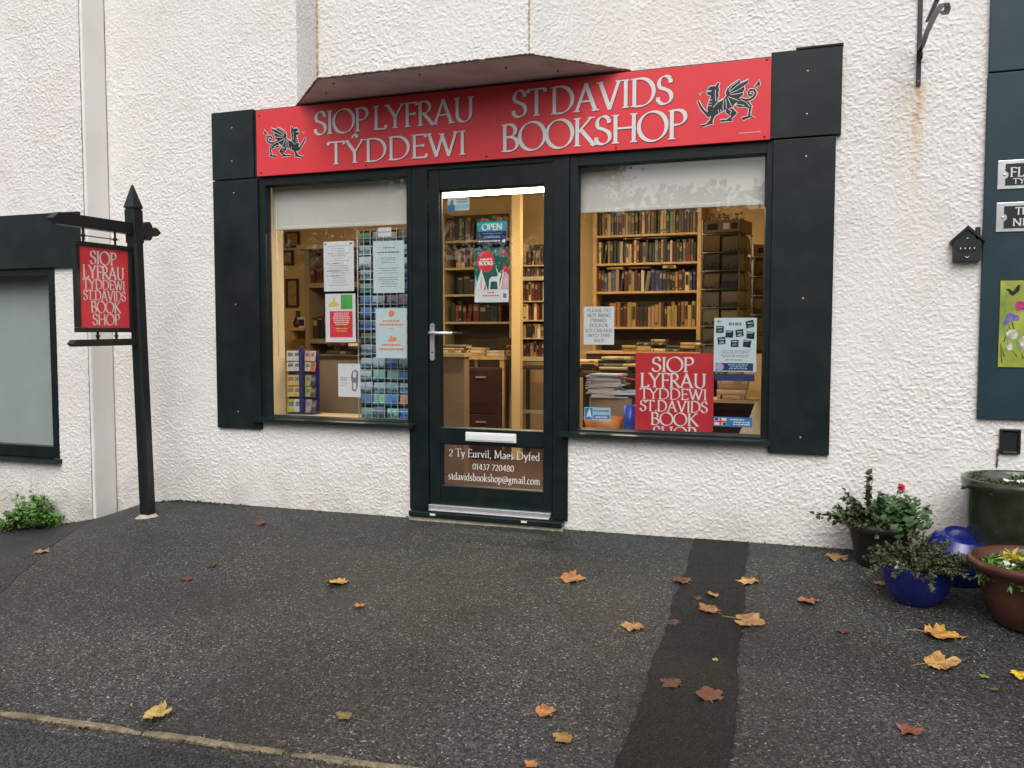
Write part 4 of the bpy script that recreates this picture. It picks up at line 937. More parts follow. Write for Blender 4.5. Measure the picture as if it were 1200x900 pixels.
mb = MB(); cx_, cz_ = fx0 + .052, a.z - .050
mb.poly([(cx_ - .030, cz_ + .010), (cx_ - .012, cz_ + .010), (cx_ + .002, cz_ - .004), (cx_ + .020, cz_ + .026), (cx_ + .032, cz_ + .030), (cx_ + .030, cz_ + .002), (cx_ + .016, cz_ - .012), (cx_ + .004, cz_ - .022), (cx_ - .008, cz_ - .016), (cx_ - .016, cz_ - .002)], PP, .0018); mb.build('painted_butterfly', M['black'], fp)
# drain hole in the wall
a, b = W(1171, 502), W(1195, 532)
vt = thing('wall_vent', 'broken black square vent with a rust streak, in the wall under the teal panel', 'vent', ((a.x + b.x) / 2, 0, b.z))
mb = MB(); x0, x1, z0_, z1_ = a.x, b.x, b.z, a.z
for (p, q) in (((x0, z0_), (x0 + .012, z1_)), ((x1 - .012, z0_), (x1, z1_)), ((x0 + .0125, z1_ - .012), (x1 - .0125, z1_)), ((x0 + .0125, z0_), (x1 - .0125, z0_ + .012))): mb.box((p[0], -.022, p[1]), (q[0], .0, q[1]))
mb.build('frame', M['iron'], vt, bevel=.004); bx('opening', (x0 + .01, -.010, z0_ + .01), (x1 - .01, -.004, z1_ - .01), M['black'], vt)
pts, rs = ragged((x0 - .004, -.012, z0_ + .02), (x0 - .006, -.006, W(1171, 548).z), 14, .005, '', None, .002); mb = MB(); mb.tube(pts, rs, 6); mb.build('rust_run', mat('rust_brown', (.16, .07, .03), .9, var=.4, scale=60, bump=.5), vt)

# ------------------------------------------------ notices stuck to the inside of the panes
NY = GY + .0095
def paper(tl, br, label, m_='paper', name='notice', cat='notice', y=NY, tilt=0):
    a, b = W(*tl, y), W(*br, y); x0, x1, z1_, z0_ = a.x, b.x, a.z, b.z; cx_, cz_ = (x0 + x1) / 2, (z0_ + z1_) / 2
    t = thing(name, label, cat, (cx_, y, z0_))
    mb = MB(); n = 6; vs = []
    for i in range(n + 1):
        for j in range(n + 1):
            u, v = i / n, j / n; cu = .0012 * abs(2 * u - 1) ** 3 * (1 if v < .4 else .3)
            vs.append((x0 + (x1 - x0) * u, y + cu, z0_ + (z1_ - z0_) * v))
    k = (n + 1) * (n + 1); vs += [(p[0], p[1] + .0004, p[2]) for p in vs]
    fs = [(i * (n + 1) + j, (i + 1) * (n + 1) + j, (i + 1) * (n + 1) + j + 1, i * (n + 1) + j + 1) for i in range(n) for j in range(n)]
    mb.add(vs, fs + [tuple(k + q for q in reversed(f)) for f in fs]); mb.build('sheet', M[m_], t)
    P = lambda u, v, k: (x0 + (x1 - x0) * u, y - .0006 - k, z0_ + (z1_ - z0_) * v)
    return t, P, (x1 - x0, z1_ - z0_)
def words(mb, P, rows, u0, u1, h, mi=0, align='c', k=0, rnd=.3):
    for v in rows:
        L = (u1 - u0) * random.uniform(1 - rnd, 1); s = (u0 + u1) / 2 - L / 2 if align == 'c' else u0; x = s
        while x < s + L:
            w_ = min(random.uniform(.03, .09), s + L - x)
            if w_ > .008: mb.add([P(x, v, k), P(x + w_, v, k), P(x + w_, v + h, k), P(x, v + h, k)], [(0, 1, 2, 3)], mi)
            x += w_ + .018
def rect(mb, P, u0, v0, u1, v1, mi=0, k=0): mb.add([P(u0, v0, k), P(u1, v0, k), P(u1, v1, k), P(u0, v1, k)], [(0, 1, 2, 3)], mi)
def fr_(a, b, n): return [a + (b - a) * i / (n - 1) for i in range(n)]

t, P, _ = paper((379, 283.5), (415, 341), 'white typed sheet, upper left of the sheets in the left window')
mb = MB(); words(mb, P, fr_(.90, .12, 17), .12, .88, .010, align='c', rnd=.6); words(mb, P, [.55, .40, .30], .1, .55, .012, align='l'); rect(mb, P, .04, .93, .10, .97, 0); rect(mb, P, .86, .93, .95, .97, 0); mb.build('print', M['ink'], t)
t, P, _ = paper((381, 344.5), (417, 401), 'white sheet with green corner and big red text block, in the left window')
mb = MB(); rect(mb, P, .15, .10, .90, .64, 0, .0001); mb.poly([(.10, .77), (.22, .74), (.40, .74), (.48, .78), (.36, .82), (.30, .93), (.24, .83)], P, .0001, 0, 2); rect(mb, P, .52, .68, .90, .98, 1, .0001)
words(mb, P, fr_(.59, .36, 7), .25, .82, .018, 3, k=.0004); words(mb, P, [.27, .22], .34, .75, .02, 2, k=.0004); words(mb, P, [.745], .12, .47, .012, 4, k=.0005)
mb.build('print', [M['redink'], M['greenink'], M['yellowink'], M['white'], M['orangeink']], t)
t, P, _ = paper((437, 283), (474, 343), 'pale sheet of small centred type, topmost over the postcard rack', 'bluepaper')
mb = MB(); words(mb, P, [.86], .3, .74, .02); words(mb, P, [.77], .12, .88, .026, rnd=.05); words(mb, P, [.67, .63, .58, .47, .43, .38, .37 - .08, .25, .21, .17, .12], .16, .84, .012, rnd=.45); mb.build('print', M['ink'], t)
t, P, _ = paper((440, 361.5), (477, 420), 'pale sheet with orange drawing and orange type, over the postcard rack', 'bluepaper')
mb = MB(); words(mb, P, [.73], .22, .80, .035, rnd=.05); words(mb, P, [.655], .12, .90, .035, rnd=.03); words(mb, P, [.25], .2, .82, .035, rnd=.05); words(mb, P, [.165], .10, .92, .035, rnd=.03); words(mb, P, [.59], .42, .58, .015)
mb.poly([(.42, .86), (.50, .82), (.60, .86), (.62, .92), (.55, .96), (.45, .95)], P, .0001); mb.poly([(.38, .34), (.50, .33), (.66, .34), (.68, .40), (.58, .44), (.56, .40), (.50, .46), (.45, .40)], P, .0001); mb.build('print', M['orangeink'], t)
t, P, _ = paper((396, 426), (422.5, 465.5), 'small white sheet with a grey shell-like drawing, low in the left window')
mb = MB(); words(mb, P, [.56, .50], .10, .50, .025, align='l'); words(mb, P, [.40, .33], .12, .42, .012, align='l'); words(mb, P, [.93], .05, .9, .008); mb.poly([(.62, .20), (.78, .16), (.88, .30), (.90, .52), (.92, .74), (.78, .84), (.64, .76), (.58, .60), (.62, .42)], P, .0001, 0, 0); mb.poly([(.68, .24), (.78, .22), (.82, .34), (.80, .44), (.68, .42)], P, .0003, 0, 1)
mb.poly([(.68, .60), (.80, .58), (.84, .72), (.76, .78), (.68, .72)], P, .0003, 0, 1); mb.build('print', [M['ink'], M['paper']], t)
t, P, _ = paper((443, 267), (458.5, 277), 'small white card hung at the top of the postcard rack', 'paper', 'card', 'card')
mb = MB(); rect(mb, P, 0, .48, 1, .54); mb.build('print', M['ink'], t)
t, P, _ = paper((524.5, 232.5), (550, 246), 'small grey and blue sticker in the top left corner of the door pane', 'bluepaper', 'sticker', 'sticker')
mb = MB(); rect(mb, P, .35, .12, 1, .46, 1); rect(mb, P, 0, 0, .34, .45, 2, .0001); mb.poly([(.10, .3), (.28, .42), (.26, .95), (.12, .7)], P, .0003, 0, 0); words(mb, P, [.80, .62], .40, .95, .09, 0, rnd=.05); mb.build('print', [M['ink'], M['lightblue'], M['blueink']], t)
t, P, (w_, h_) = paper((559.5, 260), (593.5, 285.5), 'navy and turquoise OPEN card on the door pane', 'navyink', 'open_sign', 'sign')
mb = MB(); rect(mb, P, .0, .56, 1, .98, 0, .0001); text(mb, 'OPEN', .16, .86, .62, .27, lambda u, v, k: P(u, v, k + .0003), .13, .10, .02, 1); words(mb, P, [.32, .27], .17, .85, .035, 2); words(mb, P, [.46], .2, .85, .02, 2); words(mb, P, [.11], .04, .78, .06, 1, k=.0002, rnd=.02)
mb.poly([(.87, .07), (.93, .05), (.98, .11), (.96, .19), (.89, .19), (.85, .13)], P, .0003, 0, 1); mb.build('print', [M['tealink'], M['white'], M['lightblue']], t)
t, P, _ = paper((556, 291), (596, 354), 'green poster with a white stag and a red bauble reading BOOKS, on the door', 'paper', 'poster', 'poster')
mb = MB(); rect(mb, P, 0, .24, 1, 1, 0, .0001); mb.poly([(.33 + .26 * math.cos(R(a)), .75 + .20 * math.sin(R(a))) for a in range(0, 360, 24)], P, .0003, 0, 1)
text(mb, 'BOOKS', .13, .54, .685, .07, lambda u, v, k: P(u, v, k + .0006), .25, .12, .02, 2); words(mb, P, [.775], .16, .52, .03, 2, k=.0005, rnd=.05)
for pts, mi, k in (([(.02, .24), (.38, .24), (.20, .62)], 2, .0004), ([(.0, .24), (.12, .24), (.04, .52)], 3, .0003), ([(.16, .26), (.24, .26), (.20, .50)], 5, .0005), ([(.70, .24), (1, .24), (1, .60), (.86, .72), (.80, .45)], 1, .0003), ([(.80, .24), (1, .24), (1, .50), (.90, .56)], 5, .0004), ([(.72, .24), (.78, .24), (.88, .55), (.84, .56)], 2, .0005),
                   ([(.42, .24), (.46, .24), (.48, .38), (.66, .38), (.69, .24), (.73, .24), (.74, .42), (.80, .52), (.72, .55), (.66, .47), (.50, .47), (.44, .42)], 2, .0006), ([(.70, .54), (.66, .62), (.62, .64), (.64, .60), (.68, .52)], 2, .0006), ([(.74, .54), (.86, .60), (.92, .66), (.84, .57)], 2, .0006),
                   ([(.28, .24), (.34, .24), (.33, .36)], 1, .0006), ([(.50, .25), (.62, .25), (.60, .36), (.52, .36)], 0, .0007), ([(.80, .92), (.98, .80), (.98, .88), (.86, .97)], 1, .0003)):
    mb.poly(pts, P, k, 0, mi)
for u, v in ((.12, .92), (.62, .93), (.86, .84), (.06, .60), (.64, .66)): mb.poly(blob(u, v, .018, 6), P, .0004, 0, 2)
words(mb, P, [.17], .35, .62, .02, 1); words(mb, P, [.11], .24, .74, .022, 1, rnd=.05); rect(mb, P, .84, .08, .94, .16, 4, .0001)
mb.build('print', [M['darkteal'], M['redink'], M['white'], M['lightblue'], M['ink'], mat('pink_print', (.75, .50, .50), .5)], t)

t, P, (w_, h_) = paper((684, 359.5), (719.5, 404), 'white notice asking for no drinks, dogs or ice creams, in the right window')
mb = MB()
for i, (s, a, b) in enumerate((('PLEASE DO', .12, .90), ('NOT BRING', .12, .90), ('DRINKS,', .22, .78), ('DOGS OR', .20, .80), ('ICE CREAMS', .07, .94), ('INTO THIS', .14, .86), ('SHOP', .34, .68))):
    text(mb, s, a, b, .86 - i * .132, .085, P, .14, .07, .03)
mb.build('lettering', M['ink'], t)
t, P, _ = paper((837, 372.5), (886, 436), 'pale green poster with seven small photographs, at the right of the right window', 'bluepaper', 'poster', 'poster')
mb = MB(); words(mb, P, [.86], .34, .66, .05, 1, rnd=.05); words(mb, P, [.38, .345, .30, .27], .16, .86, .012, 1, rnd=.2); words(mb, P, [.21], .24, .72, .018, 1); rect(mb, P, .05, .02, .93, .16, 2, .0001); mb.poly([(.14 + .11 * math.cos(R(a)), .09 + .07 * math.sin(R(a))) for a in range(0, 360, 30)], P, .0003, 0, 3); words(mb, P, [.12, .085, .05], .32, .85, .018, 4, k=.0004)
for i, (u, v, s_) in enumerate(((.05, .72, 0), (.27, .64, -3), (.52, .64, 6), (.76, .80, 8), (.76, .62, -4), (.10, .50, 5), (.40, .46, 0), (.68, .47, -6))):
    cb = [(u, v), (u + .18, v + .004 * s_), (u + .18 - .003 * s_, v + .13 + .004 * s_), (u - .003 * s_, v + .13)]; mb.poly(cb, P, .0001, 0, 0); mb.poly([(u + .02, v + .02), (u + .15, v + .03), (u + .12, v + .07), (u + .05, v + .06)], P, .0003, 0, 1 + i % 3); rect(mb, P, u + .02, v + .09, u + .15, v + .11, 4, .0003)
mb.poly([(.05, .93), (.10, .96), (.15, .94), (.2, .97), (.14, .91)], P, .0001, 0, 5)
mb.build('print', [M['black'], M['ink'], M['navyink'], mat('lilac_print', (.42, .38, .60), .5), M['lightblue'], M['greenink']], t)
o_ = bx('ledger_edge', (W(838, 438, NY).x, NY, W(838, 446, NY).z), (W(884, 438, NY).x, NY + .02, W(838, 438, NY).z), M['navyink'], t)
t, P, _ = paper((684.5, 477), (715.5, 493), 'pale blue sticker with a white figure logo, low at the left of the right window', 'lightblue', 'sticker', 'sticker')
mb = MB(); rect(mb, P, .03, .05, .32, .95, 0, .0001); mb.poly([(.08, .2), (.2, .3), (.3, .15), (.26, .55), (.22, .9), (.14, .6)], P, .0003, 0, 1); words(mb, P, [.66], .36, .95, .16, 2, rnd=.02); rect(mb, P, .36, .12, .97, .42, 0, .0001); words(mb, P, [.2], .42, .9, .1, 1, k=.0003, rnd=.1); mb.build('print', [M['blueink'], M['white'], M['ink']], t)
t, P, _ = paper((836, 488), (881.5, 501), 'bright blue sticker with small crossed flag and white type, low in the right window', 'blueink', 'sticker', 'sticker')
mb = MB(); rect(mb, P, .03, .12, .34, .88, 1, .0001); rect(mb, P, .16, .12, .21, .88, 2, .0003); rect(mb, P, .03, .42, .34, .58, 2, .0004); rect(mb, P, .04, .62, .13, .86, 3, .0003); rect(mb, P, .24, .14, .33, .38, 3, .0003); words(mb, P, [.68], .42, .8, .12, 1, rnd=.05); words(mb, P, [.42, .2], .5, .96, .12, 1, rnd=.15); mb.build('print', [M['blueink'], M['white'], M['redink'], M['navyink']], t)
# the square red card standing in the right window
ry = NY + .02
a, b = W(745, 413.5, ry), W(835.5, 508, ry)
t = thing('red_shop_card', 'square red card with the shop name in six lines, standing inside the right window', 'sign', ((a.x + b.x) / 2, ry, b.z))
zz0, zz1 = W(790, 519, ry).z, a.z; sp_ = zz1 - (zz1 - zz0) * .57
bx('card_sheet', (a.x, ry, sp_ + .0015), (b.x, ry + .004, zz1), M['redcard'], t); bx('card_sheet', (a.x, ry, zz0), (b.x, ry + .0045, sp_), M['redcard'], t)
mb = MB(); six_lines(mb, a.x, b.x, zz1, zz0 + .004, lambda u, v, k: (u, ry - .0006 - k, v), .10, .05); mb.build('lettering', M['white'], t)

# ------------------------------------------------ blinds
def blind(g, zb, y, label):
    x0, x1 = g[0] - .02, g[1] + .02; z1_ = g[3] + .03
    t = thing('roller_blind', label, 'blind', ((x0 + x1) / 2, y, zb)); n = 24
    mb = MB(); mb.box((x0, y, zb + .012), (x1, y + .002, z1_)); mb.build('blind_fabric', M['blind'], t)
    bx('bottom_bar', (x0, y - .006, zb), (x1, y + .008, zb + .022), M['blind'], t, .004)
    return t
blind(GL, W(400, 266.5, .085).z, .085, 'white roller blind drawn down a little at the top of the left window')
blind(GR, W(790, 245, .085).z, .085, 'white roller blind drawn down a little at the top of the right window')
mb = MB(); mb.tube([(GL[0] + .02, .07, GL[3]), (GL[0] + .021, .07, 1.0)], .0025, 6); tag(mb.build('blind_cord', M['white'], None, (GL[0] + .02, .07, 1.0)), 'thin white blind cord down the left edge of the left window', 'cord')

# ------------------------------------------------ the room behind
RX0, RX1, RY0, RY1, RZ0, RZ1 = -7.2, .55, .251, 3.45, .072, 2.52
def room(name, a, b, m_):
    o = bx(name, a, b, M[m_]); o['kind'] = 'structure'; return o
room('shop_floor', (RX0, RY0 + .001, RZ0 - .05), (RX1, RY1, RZ0), 'carpet')
room('shop_ceiling', (RX0, RY0 + .001, RZ1), (RX1, RY1, RZ1 + .05), 'ceil')
room('back_wall', (RX0, RY1 + .001, RZ0), (RX1, RY1 + .1, RZ1), 'ochre')
room('side_wall', (RX0 - .1, RY0 + .001, RZ0), (RX0 - .001, RY1, RZ1), 'cream')
room('side_wall', (RX1 + .001, RY0 + .001, RZ0), (RX1 + .1, RY1, RZ1), 'ochre')
# window boards
mb = MB(); mb.box((GL[0] - .05, FY1 + .001, .560), (GL[1] + .03, .45, .590)); tag(mb.build('window_board', M['palewood'], shop), None)
mb = MB(); mb.box((GR[0] - .05, FY1 + .001, .50), (GR[1] + .02, .62, .528)); mb.build('window_board', M['darkwood'], shop)

def light(x0, x1, y, z, label, wgt):
    t = thing('ceiling_light', label, 'light', ((x0 + x1) / 2, y, z), 'strip lights on the shop ceiling')
    bx('light_body', (x0, y - .04, z + .035), (x1, y + .04, RZ1), M['whiteplastic'], t)
    mb = MB(); mb.tube([(x0 + .02, y, z + .014), (x1 - .02, y, z + .014)], .014, 10); mb.build('light_tube', M['tube'], t)
    ld = bpy.data.lights.new('strip_glow', 'AREA'); ld.shape = 'RECTANGLE'; ld.size = x1 - x0; ld.size_y = .05; ld.energy = wgt; ld.color = (1, .79, .50)
    lo = bpy.data.objects.new('strip_glow', ld); C.objects.link(lo); lo.location = ((x0 + x1) / 2, y, z - .004)
q0, q1 = W(516, 231, 1.0), W(640, 228, 1.0)
LZ = W(580, 228.5, 1.0).z
light(q0.x - .15, q1.x + .1, 1.0, LZ, 'lit strip light seen at the top of the door glass', 24)
light(-2.1, -1.1, 1.9, 2.40, 'added unseen strip light above the right window display, behind the blind', 25)  # unseen fitting, added to brighten the right of the room
light(-4.9, -3.6, 1.5, 2.30, 'added unseen strip light at the left end of the shop, behind the blind', 20)  # unseen fitting, added to brighten the left of the room

# ------------------------------------------------ books
bm = MB()
bm.box((-.5, .03, 0), (-.40, 1, 1)); bm.box((.40, .03, 0), (.5, 1, 1)); 
vs = []; k = 6
for i in range(k + 1):
    a = math.pi * i / k; vs += [(-.5 * math.cos(a), .04 - .04 * math.sin(a), 0), (-.5 * math.cos(a), .04 - .04 * math.sin(a), 1)]
bm.add(vs, [(2 * i, 2 * i + 2, 2 * i + 3, 2 * i + 1) for i in range(k)] , 0, True)
bm.box((-.40, .05, .012), (.40, .97, .982), 1)
def mk(name, bands):
    q = MB(); q.v = list(bm.v); q.f = list(bm.f); q.m = list(bm.m); q.sm = list(bm.sm)
    for z0_, z1_, mi in bands: q.add([(-.34, -.004, z0_), (.34, -.004, z0_), (.34, -.004, z1_), (-.34, -.004, z1_)], [(0, 1, 2, 3)], mi)
    me = bpy.data.meshes.new(name); me.from_pydata(q.v, [], q.f)
    for m_ in ('book', 'page', 'gilt', 'black'): me.materials.append(M[m_])
    me.polygons.foreach_set('material_index', q.m); me.update(); return me
BM = [mk('book_mesh', b) for b in ([(.62, .86, 2)], [(.55, .80, 2), (.08, .14, 2)], [(.30, .85, 3)], [], [(.70, .74, 2), (.80, .82, 2), (.1, .12, 2)], [(.86, .93, 2), (.12, .2, 3)])]
COL = {'dark brown': (.050, .028, .018), 'black': (.012, .012, .013), 'dark green': (.015, .040, .020), 'navy': (.012, .020, .060), 'blue': (.03, .07, .20), 'maroon': (.09, .012, .014), 'red': (.24, .02, .02),
       'cream': (.56, .42, .23), 'tan': (.34, .20, .09), 'yellow': (.36, .24, .07), 'grey': (.14, .13, .11), 'olive': (.11, .10, .035), 'orange': (.30, .12, .04), 'purple': (.07, .03, .10), 'pale green': (.12, .28, .14), 'white': (.55, .50, .40)}
NB = 0
def book(x, y, z, w_, d, h, cn, where, lean=0, flat=False, rz=0):
    global NB
    if cn.startswith('@'): cn = cn[1:]
    o = bpy.data.objects.new('book', random.choice(BM)); C.objects.link(o); NB += 1
    c = COL[cn]; j = random.uniform(.75, 1.3); o.color = (c[0] * j, c[1] * j, c[2] * j, 1)
    o.scale = (w_, d, h); o.location = (x, y, z)
    if flat: o.rotation_euler = (0, R(90), rz); o.location = (x, y, z + w_ / 2)
    elif lean: o.rotation_euler = (0, lean, 0)
    lb = cn + (' book flat ' if flat else ' book ') + where
    tag(o, lb, 'book', cn + ' books ' + where); return o
D1 = ['dark brown', 'cream', 'tan', 'black', 'dark green', 'navy', 'maroon', 'dark brown', 'black', 'tan', 'grey', 'cream']
D2 = ['yellow', 'cream', 'tan', 'dark brown', 'olive', 'orange', 'cream', 'purple', 'maroon', 'pale green', 'dark brown', 'grey']
D3 = ['cream', 'cream', 'blue', 'tan', 'cream', 'white', 'navy', 'dark brown', 'maroon', 'grey']
D4 = ['dark brown', 'black', 'tan', 'olive', 'tan', 'maroon', 'dark brown', 'cream', 'orange', 'yellow']
def row(x0, x1, y, z, hmin, hmax, pal, where, wmin=.018, wmax=.036, d=.15, fixed={}):
    x = x0; i = 0
    while x < x1 - wmin:
        w_ = min(random.uniform(wmin, wmax), x1 - x); cn = fixed.get(i) or random.choice(pal); h = random.uniform(hmin, hmax); lean = 0
        if random.random() < .06 and x + w_ + .03 < x1: lean = R(random.uniform(4, 9)); 
        book(x + w_ / 2, y + random.uniform(0, .02), z, w_ * .96, d, h, cn, where, lean); x += w_ + (.02 if lean else random.choice((0, .001, .001, .004))); i += 1
def case(name, label, x0, x1, y0, depth, zb, zt, boards, m_, up=.02, bt=.016, back=True, cat='bookcase', thick={}):
    t = thing(name, label, cat, ((x0 + x1) / 2, y0, zb))
    bx('side_panel', (x0 - up, y0, zb), (x0, y0 + depth, zt), M[m_], t, .002); bx('side_panel', (x1, y0, zb), (x1 + up, y0 + depth, zt), M[m_], t, .002)
    for i, z in enumerate(boards): bx('shelf', (x0 + .0005, y0 + .002, z - thick.get(i, bt)), (x1 - .0005, y0 + depth, z), M[m_], t, .001)
    if back: bx('back_panel', (x0 - .001, y0 + depth + .0005, zb), (x1 + .001, y0 + depth + .01, zt), M['darkwood'], t)
    return t
# big bookcase behind the right window
YC = 3.15; zC = lambda py: W(760, py, YC).z
cx0, cx1 = W(699, 300, YC).x, W(817, 300, YC).x
bz = [zC(274), zC(307.5), zC(341), zC(383), zC(430)]
case('bookcase', 'tall pine bookcase full of books, seen through the right window', cx0, cx1, YC, .24, RZ0, 2.40, bz + [2.36], 'pine', .035, .020)
row(cx0 + .01, cx1, YC + .03, bz[0], .20, .225, D2, 'on the top shelf behind the right window', .020, .032)
row(cx0 + .01, cx1, YC + .03, bz[1], .175, .215, D1, 'on the second shelf behind the right window', .018, .034, fixed={29: 'red', 30: 'red'})
row(cx0 + .01, cx1, YC + .03, bz[2], .165, .205, D3, 'on the middle shelf behind the right window', .020, .042)
row(cx0 + .12, cx1, YC + .03, bz[3], .18, .235, D4, 'on the fourth shelf behind the right window', .022, .042)
x = cx0 + .25
for i in range(4): book(x, YC + .03, bz[1] + .218 + .0 * i, .018, .15, .20, ['maroon', 'dark brown', 'tan', 'cream'][i], 'on top of the second row behind the right window', flat=True) if i < 2 else None; x += .22
book(cx0 + .62, YC + .02, bz[2] + .208, .022, .14, .12, 'cream', 'across the tops of the middle row', flat=True)
book(cx0 + .10, YC + .02, bz[2] + .208, .020, .14, .15, 'tan', 'across the tops of the middle row', flat=True)
book(cx0 + .30, YC + .02, bz[2] + .208, .018, .14, .20, 'maroon', 'across the tops of the middle row', flat=True)
# second bookcase further left seen past the left edge of the right window and partly behind the door frame
# bookcase at the back seen through the door
YA = 3.15; zA = lambda py: W(560, py, YA).z
ax0, ax1 = W(521, 300, YA).x, W(597, 300, YA).x
ba = [zA(281), zA(313), zA(344.5), zA(377)]
case('bookcase', 'pine bookcase seen through the left part of the door glass', ax0, ax1, YA, .24, RZ0, zA(247.5), ba, 'palewood', .02, .022)
row(ax0, ax1, YA + .03, ba[0], .20, .235, D2 + ['cream', 'tan', 'yellow'], 'on the top shelf seen through the door', .024, .045)
row(ax0 + .10, ax1, YA + .03, ba[1], .17, .205, D2 + ['tan', 'cream', 'cream'], 'on the second shelf seen through the door', .024, .045)
row(ax0 + .12, ax1, YA + .03, ba[2], .15, .20, ['red', 'black', 'black', 'dark brown', 'maroon'], 'on the third shelf seen through the door', .03, .07)
row(ax0 + .05, ax1 - .1, YA + .03, ba[3], .15, .20, ['black', 'dark green', 'black', 'maroon', 'red'], 'on the fourth shelf seen through the door', .03, .08)
# jamb between the rooms and the narrow bookcase right of it
YP = 2.1
p0, p1 = W(599.5, 300, YP).x, W(609.5, 300, YP).x
tag(bx('partition_wall', (p0, YP, RZ0), (p1, YP + .07, RZ1), M['ochre']), None, None, None, 'structure')
YB = 2.5; zB = lambda py: W(624, py, YB).z
b0, b1 = W(611.5, 300, YB).x, W(652, 300, YB).x
bb = [zB(310.5), zB(324), zB(352.5), zB(375), zB(396), zB(418)]
case('bookcase', 'narrow cream bookcase of small books at the right of the door glass', b0, b1, YB, .2, zB(425), zB(284), bb, 'palewood', .018, .012, thick={1: .035, 5: .04})
row(b0, b1, YB + .02, bb[0], .11, .135, ['black', 'dark brown', 'tan', 'olive', 'maroon'], 'on the top shelf of the narrow bookcase', .018, .03, .12)
for i, pal in ((1, ['dark brown', 'tan', 'grey']), (2, ['cream', 'maroon', 'orange', 'dark brown']), (3, ['dark green', 'red', 'black', 'cream']), (4, ['black', 'dark green', 'white', 'olive', 'tan']), (5, ['tan', 'orange', 'black', 'maroon'])):
    gap = (bb[i - 1] - .012 - bb[i]) if i > 1 else bb[0] - bb[1] - .012
    row(b0, b1, YB + .02, bb[i], gap * .78, gap * .96, pal, 'on shelf %s of the narrow bookcase' % ['', 'two', 'three', 'four', 'five', 'six'][i], .018, .034, .12)
# dark chair and low table under it
t = thing('side_table', 'small dark table under the narrow bookcase', 'table', ((b0 + b1) / 2, YB - .1, RZ0))
bx('table_top', (b0, YB - .2, zB(432)), (b1, YB + .15, zB(429)), M['darkwood'], t)
for sx in (b0 + .02, b1 - .02):
    for sy in (YB - .18, YB + .12): bx('leg', (sx - .015, sy - .015, RZ0), (sx + .015, sy + .015, zB(432.2)), M['darkwood'], t)
bx('crossbar', (b0 + .036, YB - .19, .45), (b1 - .036, YB - .17, .48), M['silver'], t)
# counter, cabinet and desk seen through the door
YK = 1.2; k0, k1 = W(500, 450, YK).x, W(544, 450, YK).x; kz = W(530, 414, YK).z
t = thing('shop_counter', 'plain tan shop counter just inside the door on the left', 'counter', ((k0 + k1) / 2, YK, RZ0))
bx('counter_front', (k0, YK, RZ0), (k1, YK + .10, kz - .03), M['tan'], t, .003); bx('counter_top', (k0 - .02, YK - .02, kz - .0295), (k1 + .01, YK + .12, kz), M['palewood'], t, .003)
for i, (a, cn) in enumerate(((.06, 'white'), (.08, 'cream'), (.05, 'grey'))): book(k1 - .26 + .02 * i, YK - .01, kz + .001 + .021 * i, .02, .12, .24, cn, 'in a pile on the shop counter', flat=True)
YM = 2.0; m0, m1 = W(546, 450, YM).x, W(583, 450, YM).x; mz = W(565, 431, YM).z
t = thing('filing_cabinet', 'dark maroon metal cabinet with two drawers behind the counter', 'cabinet', ((m0 + m1) / 2, YM, RZ0))
bx('cabinet_body', (m0, YM, RZ0), (m1, YM + .12, mz), M['maroon'], t, .006); hm = (RZ0 + mz) / 2
for z0_, z1_ in ((RZ0 + .02, hm - .005), (hm + .005, mz - .015)):
    o = bx('drawer', (m0 + .012, YM - .012, z0_), (m1 - .012, YM - .0005, z1_), M['maroon'], t, .004); xc = (m0 + m1) / 2
    bx('handle', (xc - .045, YM - .030, z1_ - .07), (xc + .045, YM - .0125, z1_ - .058), M['silver'], o)
YD = 2.75; e0, e1 = W(540, 450, YD).x, W(599, 450, YD).x; ez = W(570, 417, YD).z
t = thing('desk', 'pine desk with papers on it behind the maroon cabinet', 'desk', ((e0 + e1) / 2, YD, RZ0))
bx('desk_top', (e0, YD - .15, ez - .03), (e1 - .01, YD + .38, ez), M['pine'], t)
for sx in (e0 + .03, e1 - .04):
    for sy in (YD - .12, YD + .34): bx('leg', (sx - .02, sy - .02, RZ0), (sx + .02, sy + .02, ez - .0305), M['pine'], t)
x = e0 + .10
for i, (cn, n_) in enumerate((('cream', 3), ('white', 2), ('tan', 4), ('cream', 5))):
    for k in range(n_): book(x, YD + random.uniform(-.1, -.05), ez + .001 + .026 * k, .024, .15, .17, cn, 'in a low pile on the desk', flat=True)
    x += .20
tag(MB().box((e0 + .35, YD + .1, ez + .001), (e0 + .50, YD + .2, ez + .17)).build('desk_box', M['darkwood'], None, (e0 + .42, YD + .15, ez)), 'dark upright box standing on the desk', 'box')

# ------------------------------------------------ behind the left window
YL = .62; l0, l1 = W(371, 450, YL).x, W(431, 450, YL).x; lz1 = W(400, 416, YL).z
t = thing('display_board', 'plain tan counter end standing behind the left window', 'counter', ((l0 + l1) / 2, YL, RZ0))
bx('front_panel', (l0, YL, RZ0), (l1, YL + .5, lz1 - .03), M['tan'], t, .003); bx('counter_top', (l0 - .01, YL - .01, lz1 - .0295), (l1 + .01, YL + .52, lz1), M['darkwood'], t, .003)
for i in range(7): book(l0 + .04 + .19 * (i % 3), YL + .08 + .1 * (i % 2), lz1 + .001 + .03 * (i // 3), .028, .16, .18, ['dark brown', 'black', 'maroon', 'tan'][i % 4], 'in the pile behind the left window', flat=True)
YV = 3.05; zV = lambda py: W(390, py, YV).z
v0, v1 = W(362, 350, YV).x, W(437, 350, YV).x
t = case('open_cabinet', 'brown wooden cabinet with cornice and dark shelves, at the back of the left window view', v0, v1, YV, .3, RZ0, zV(292), [zV(331), zV(397)], 'tan', .05, .05, cat='cabinet')
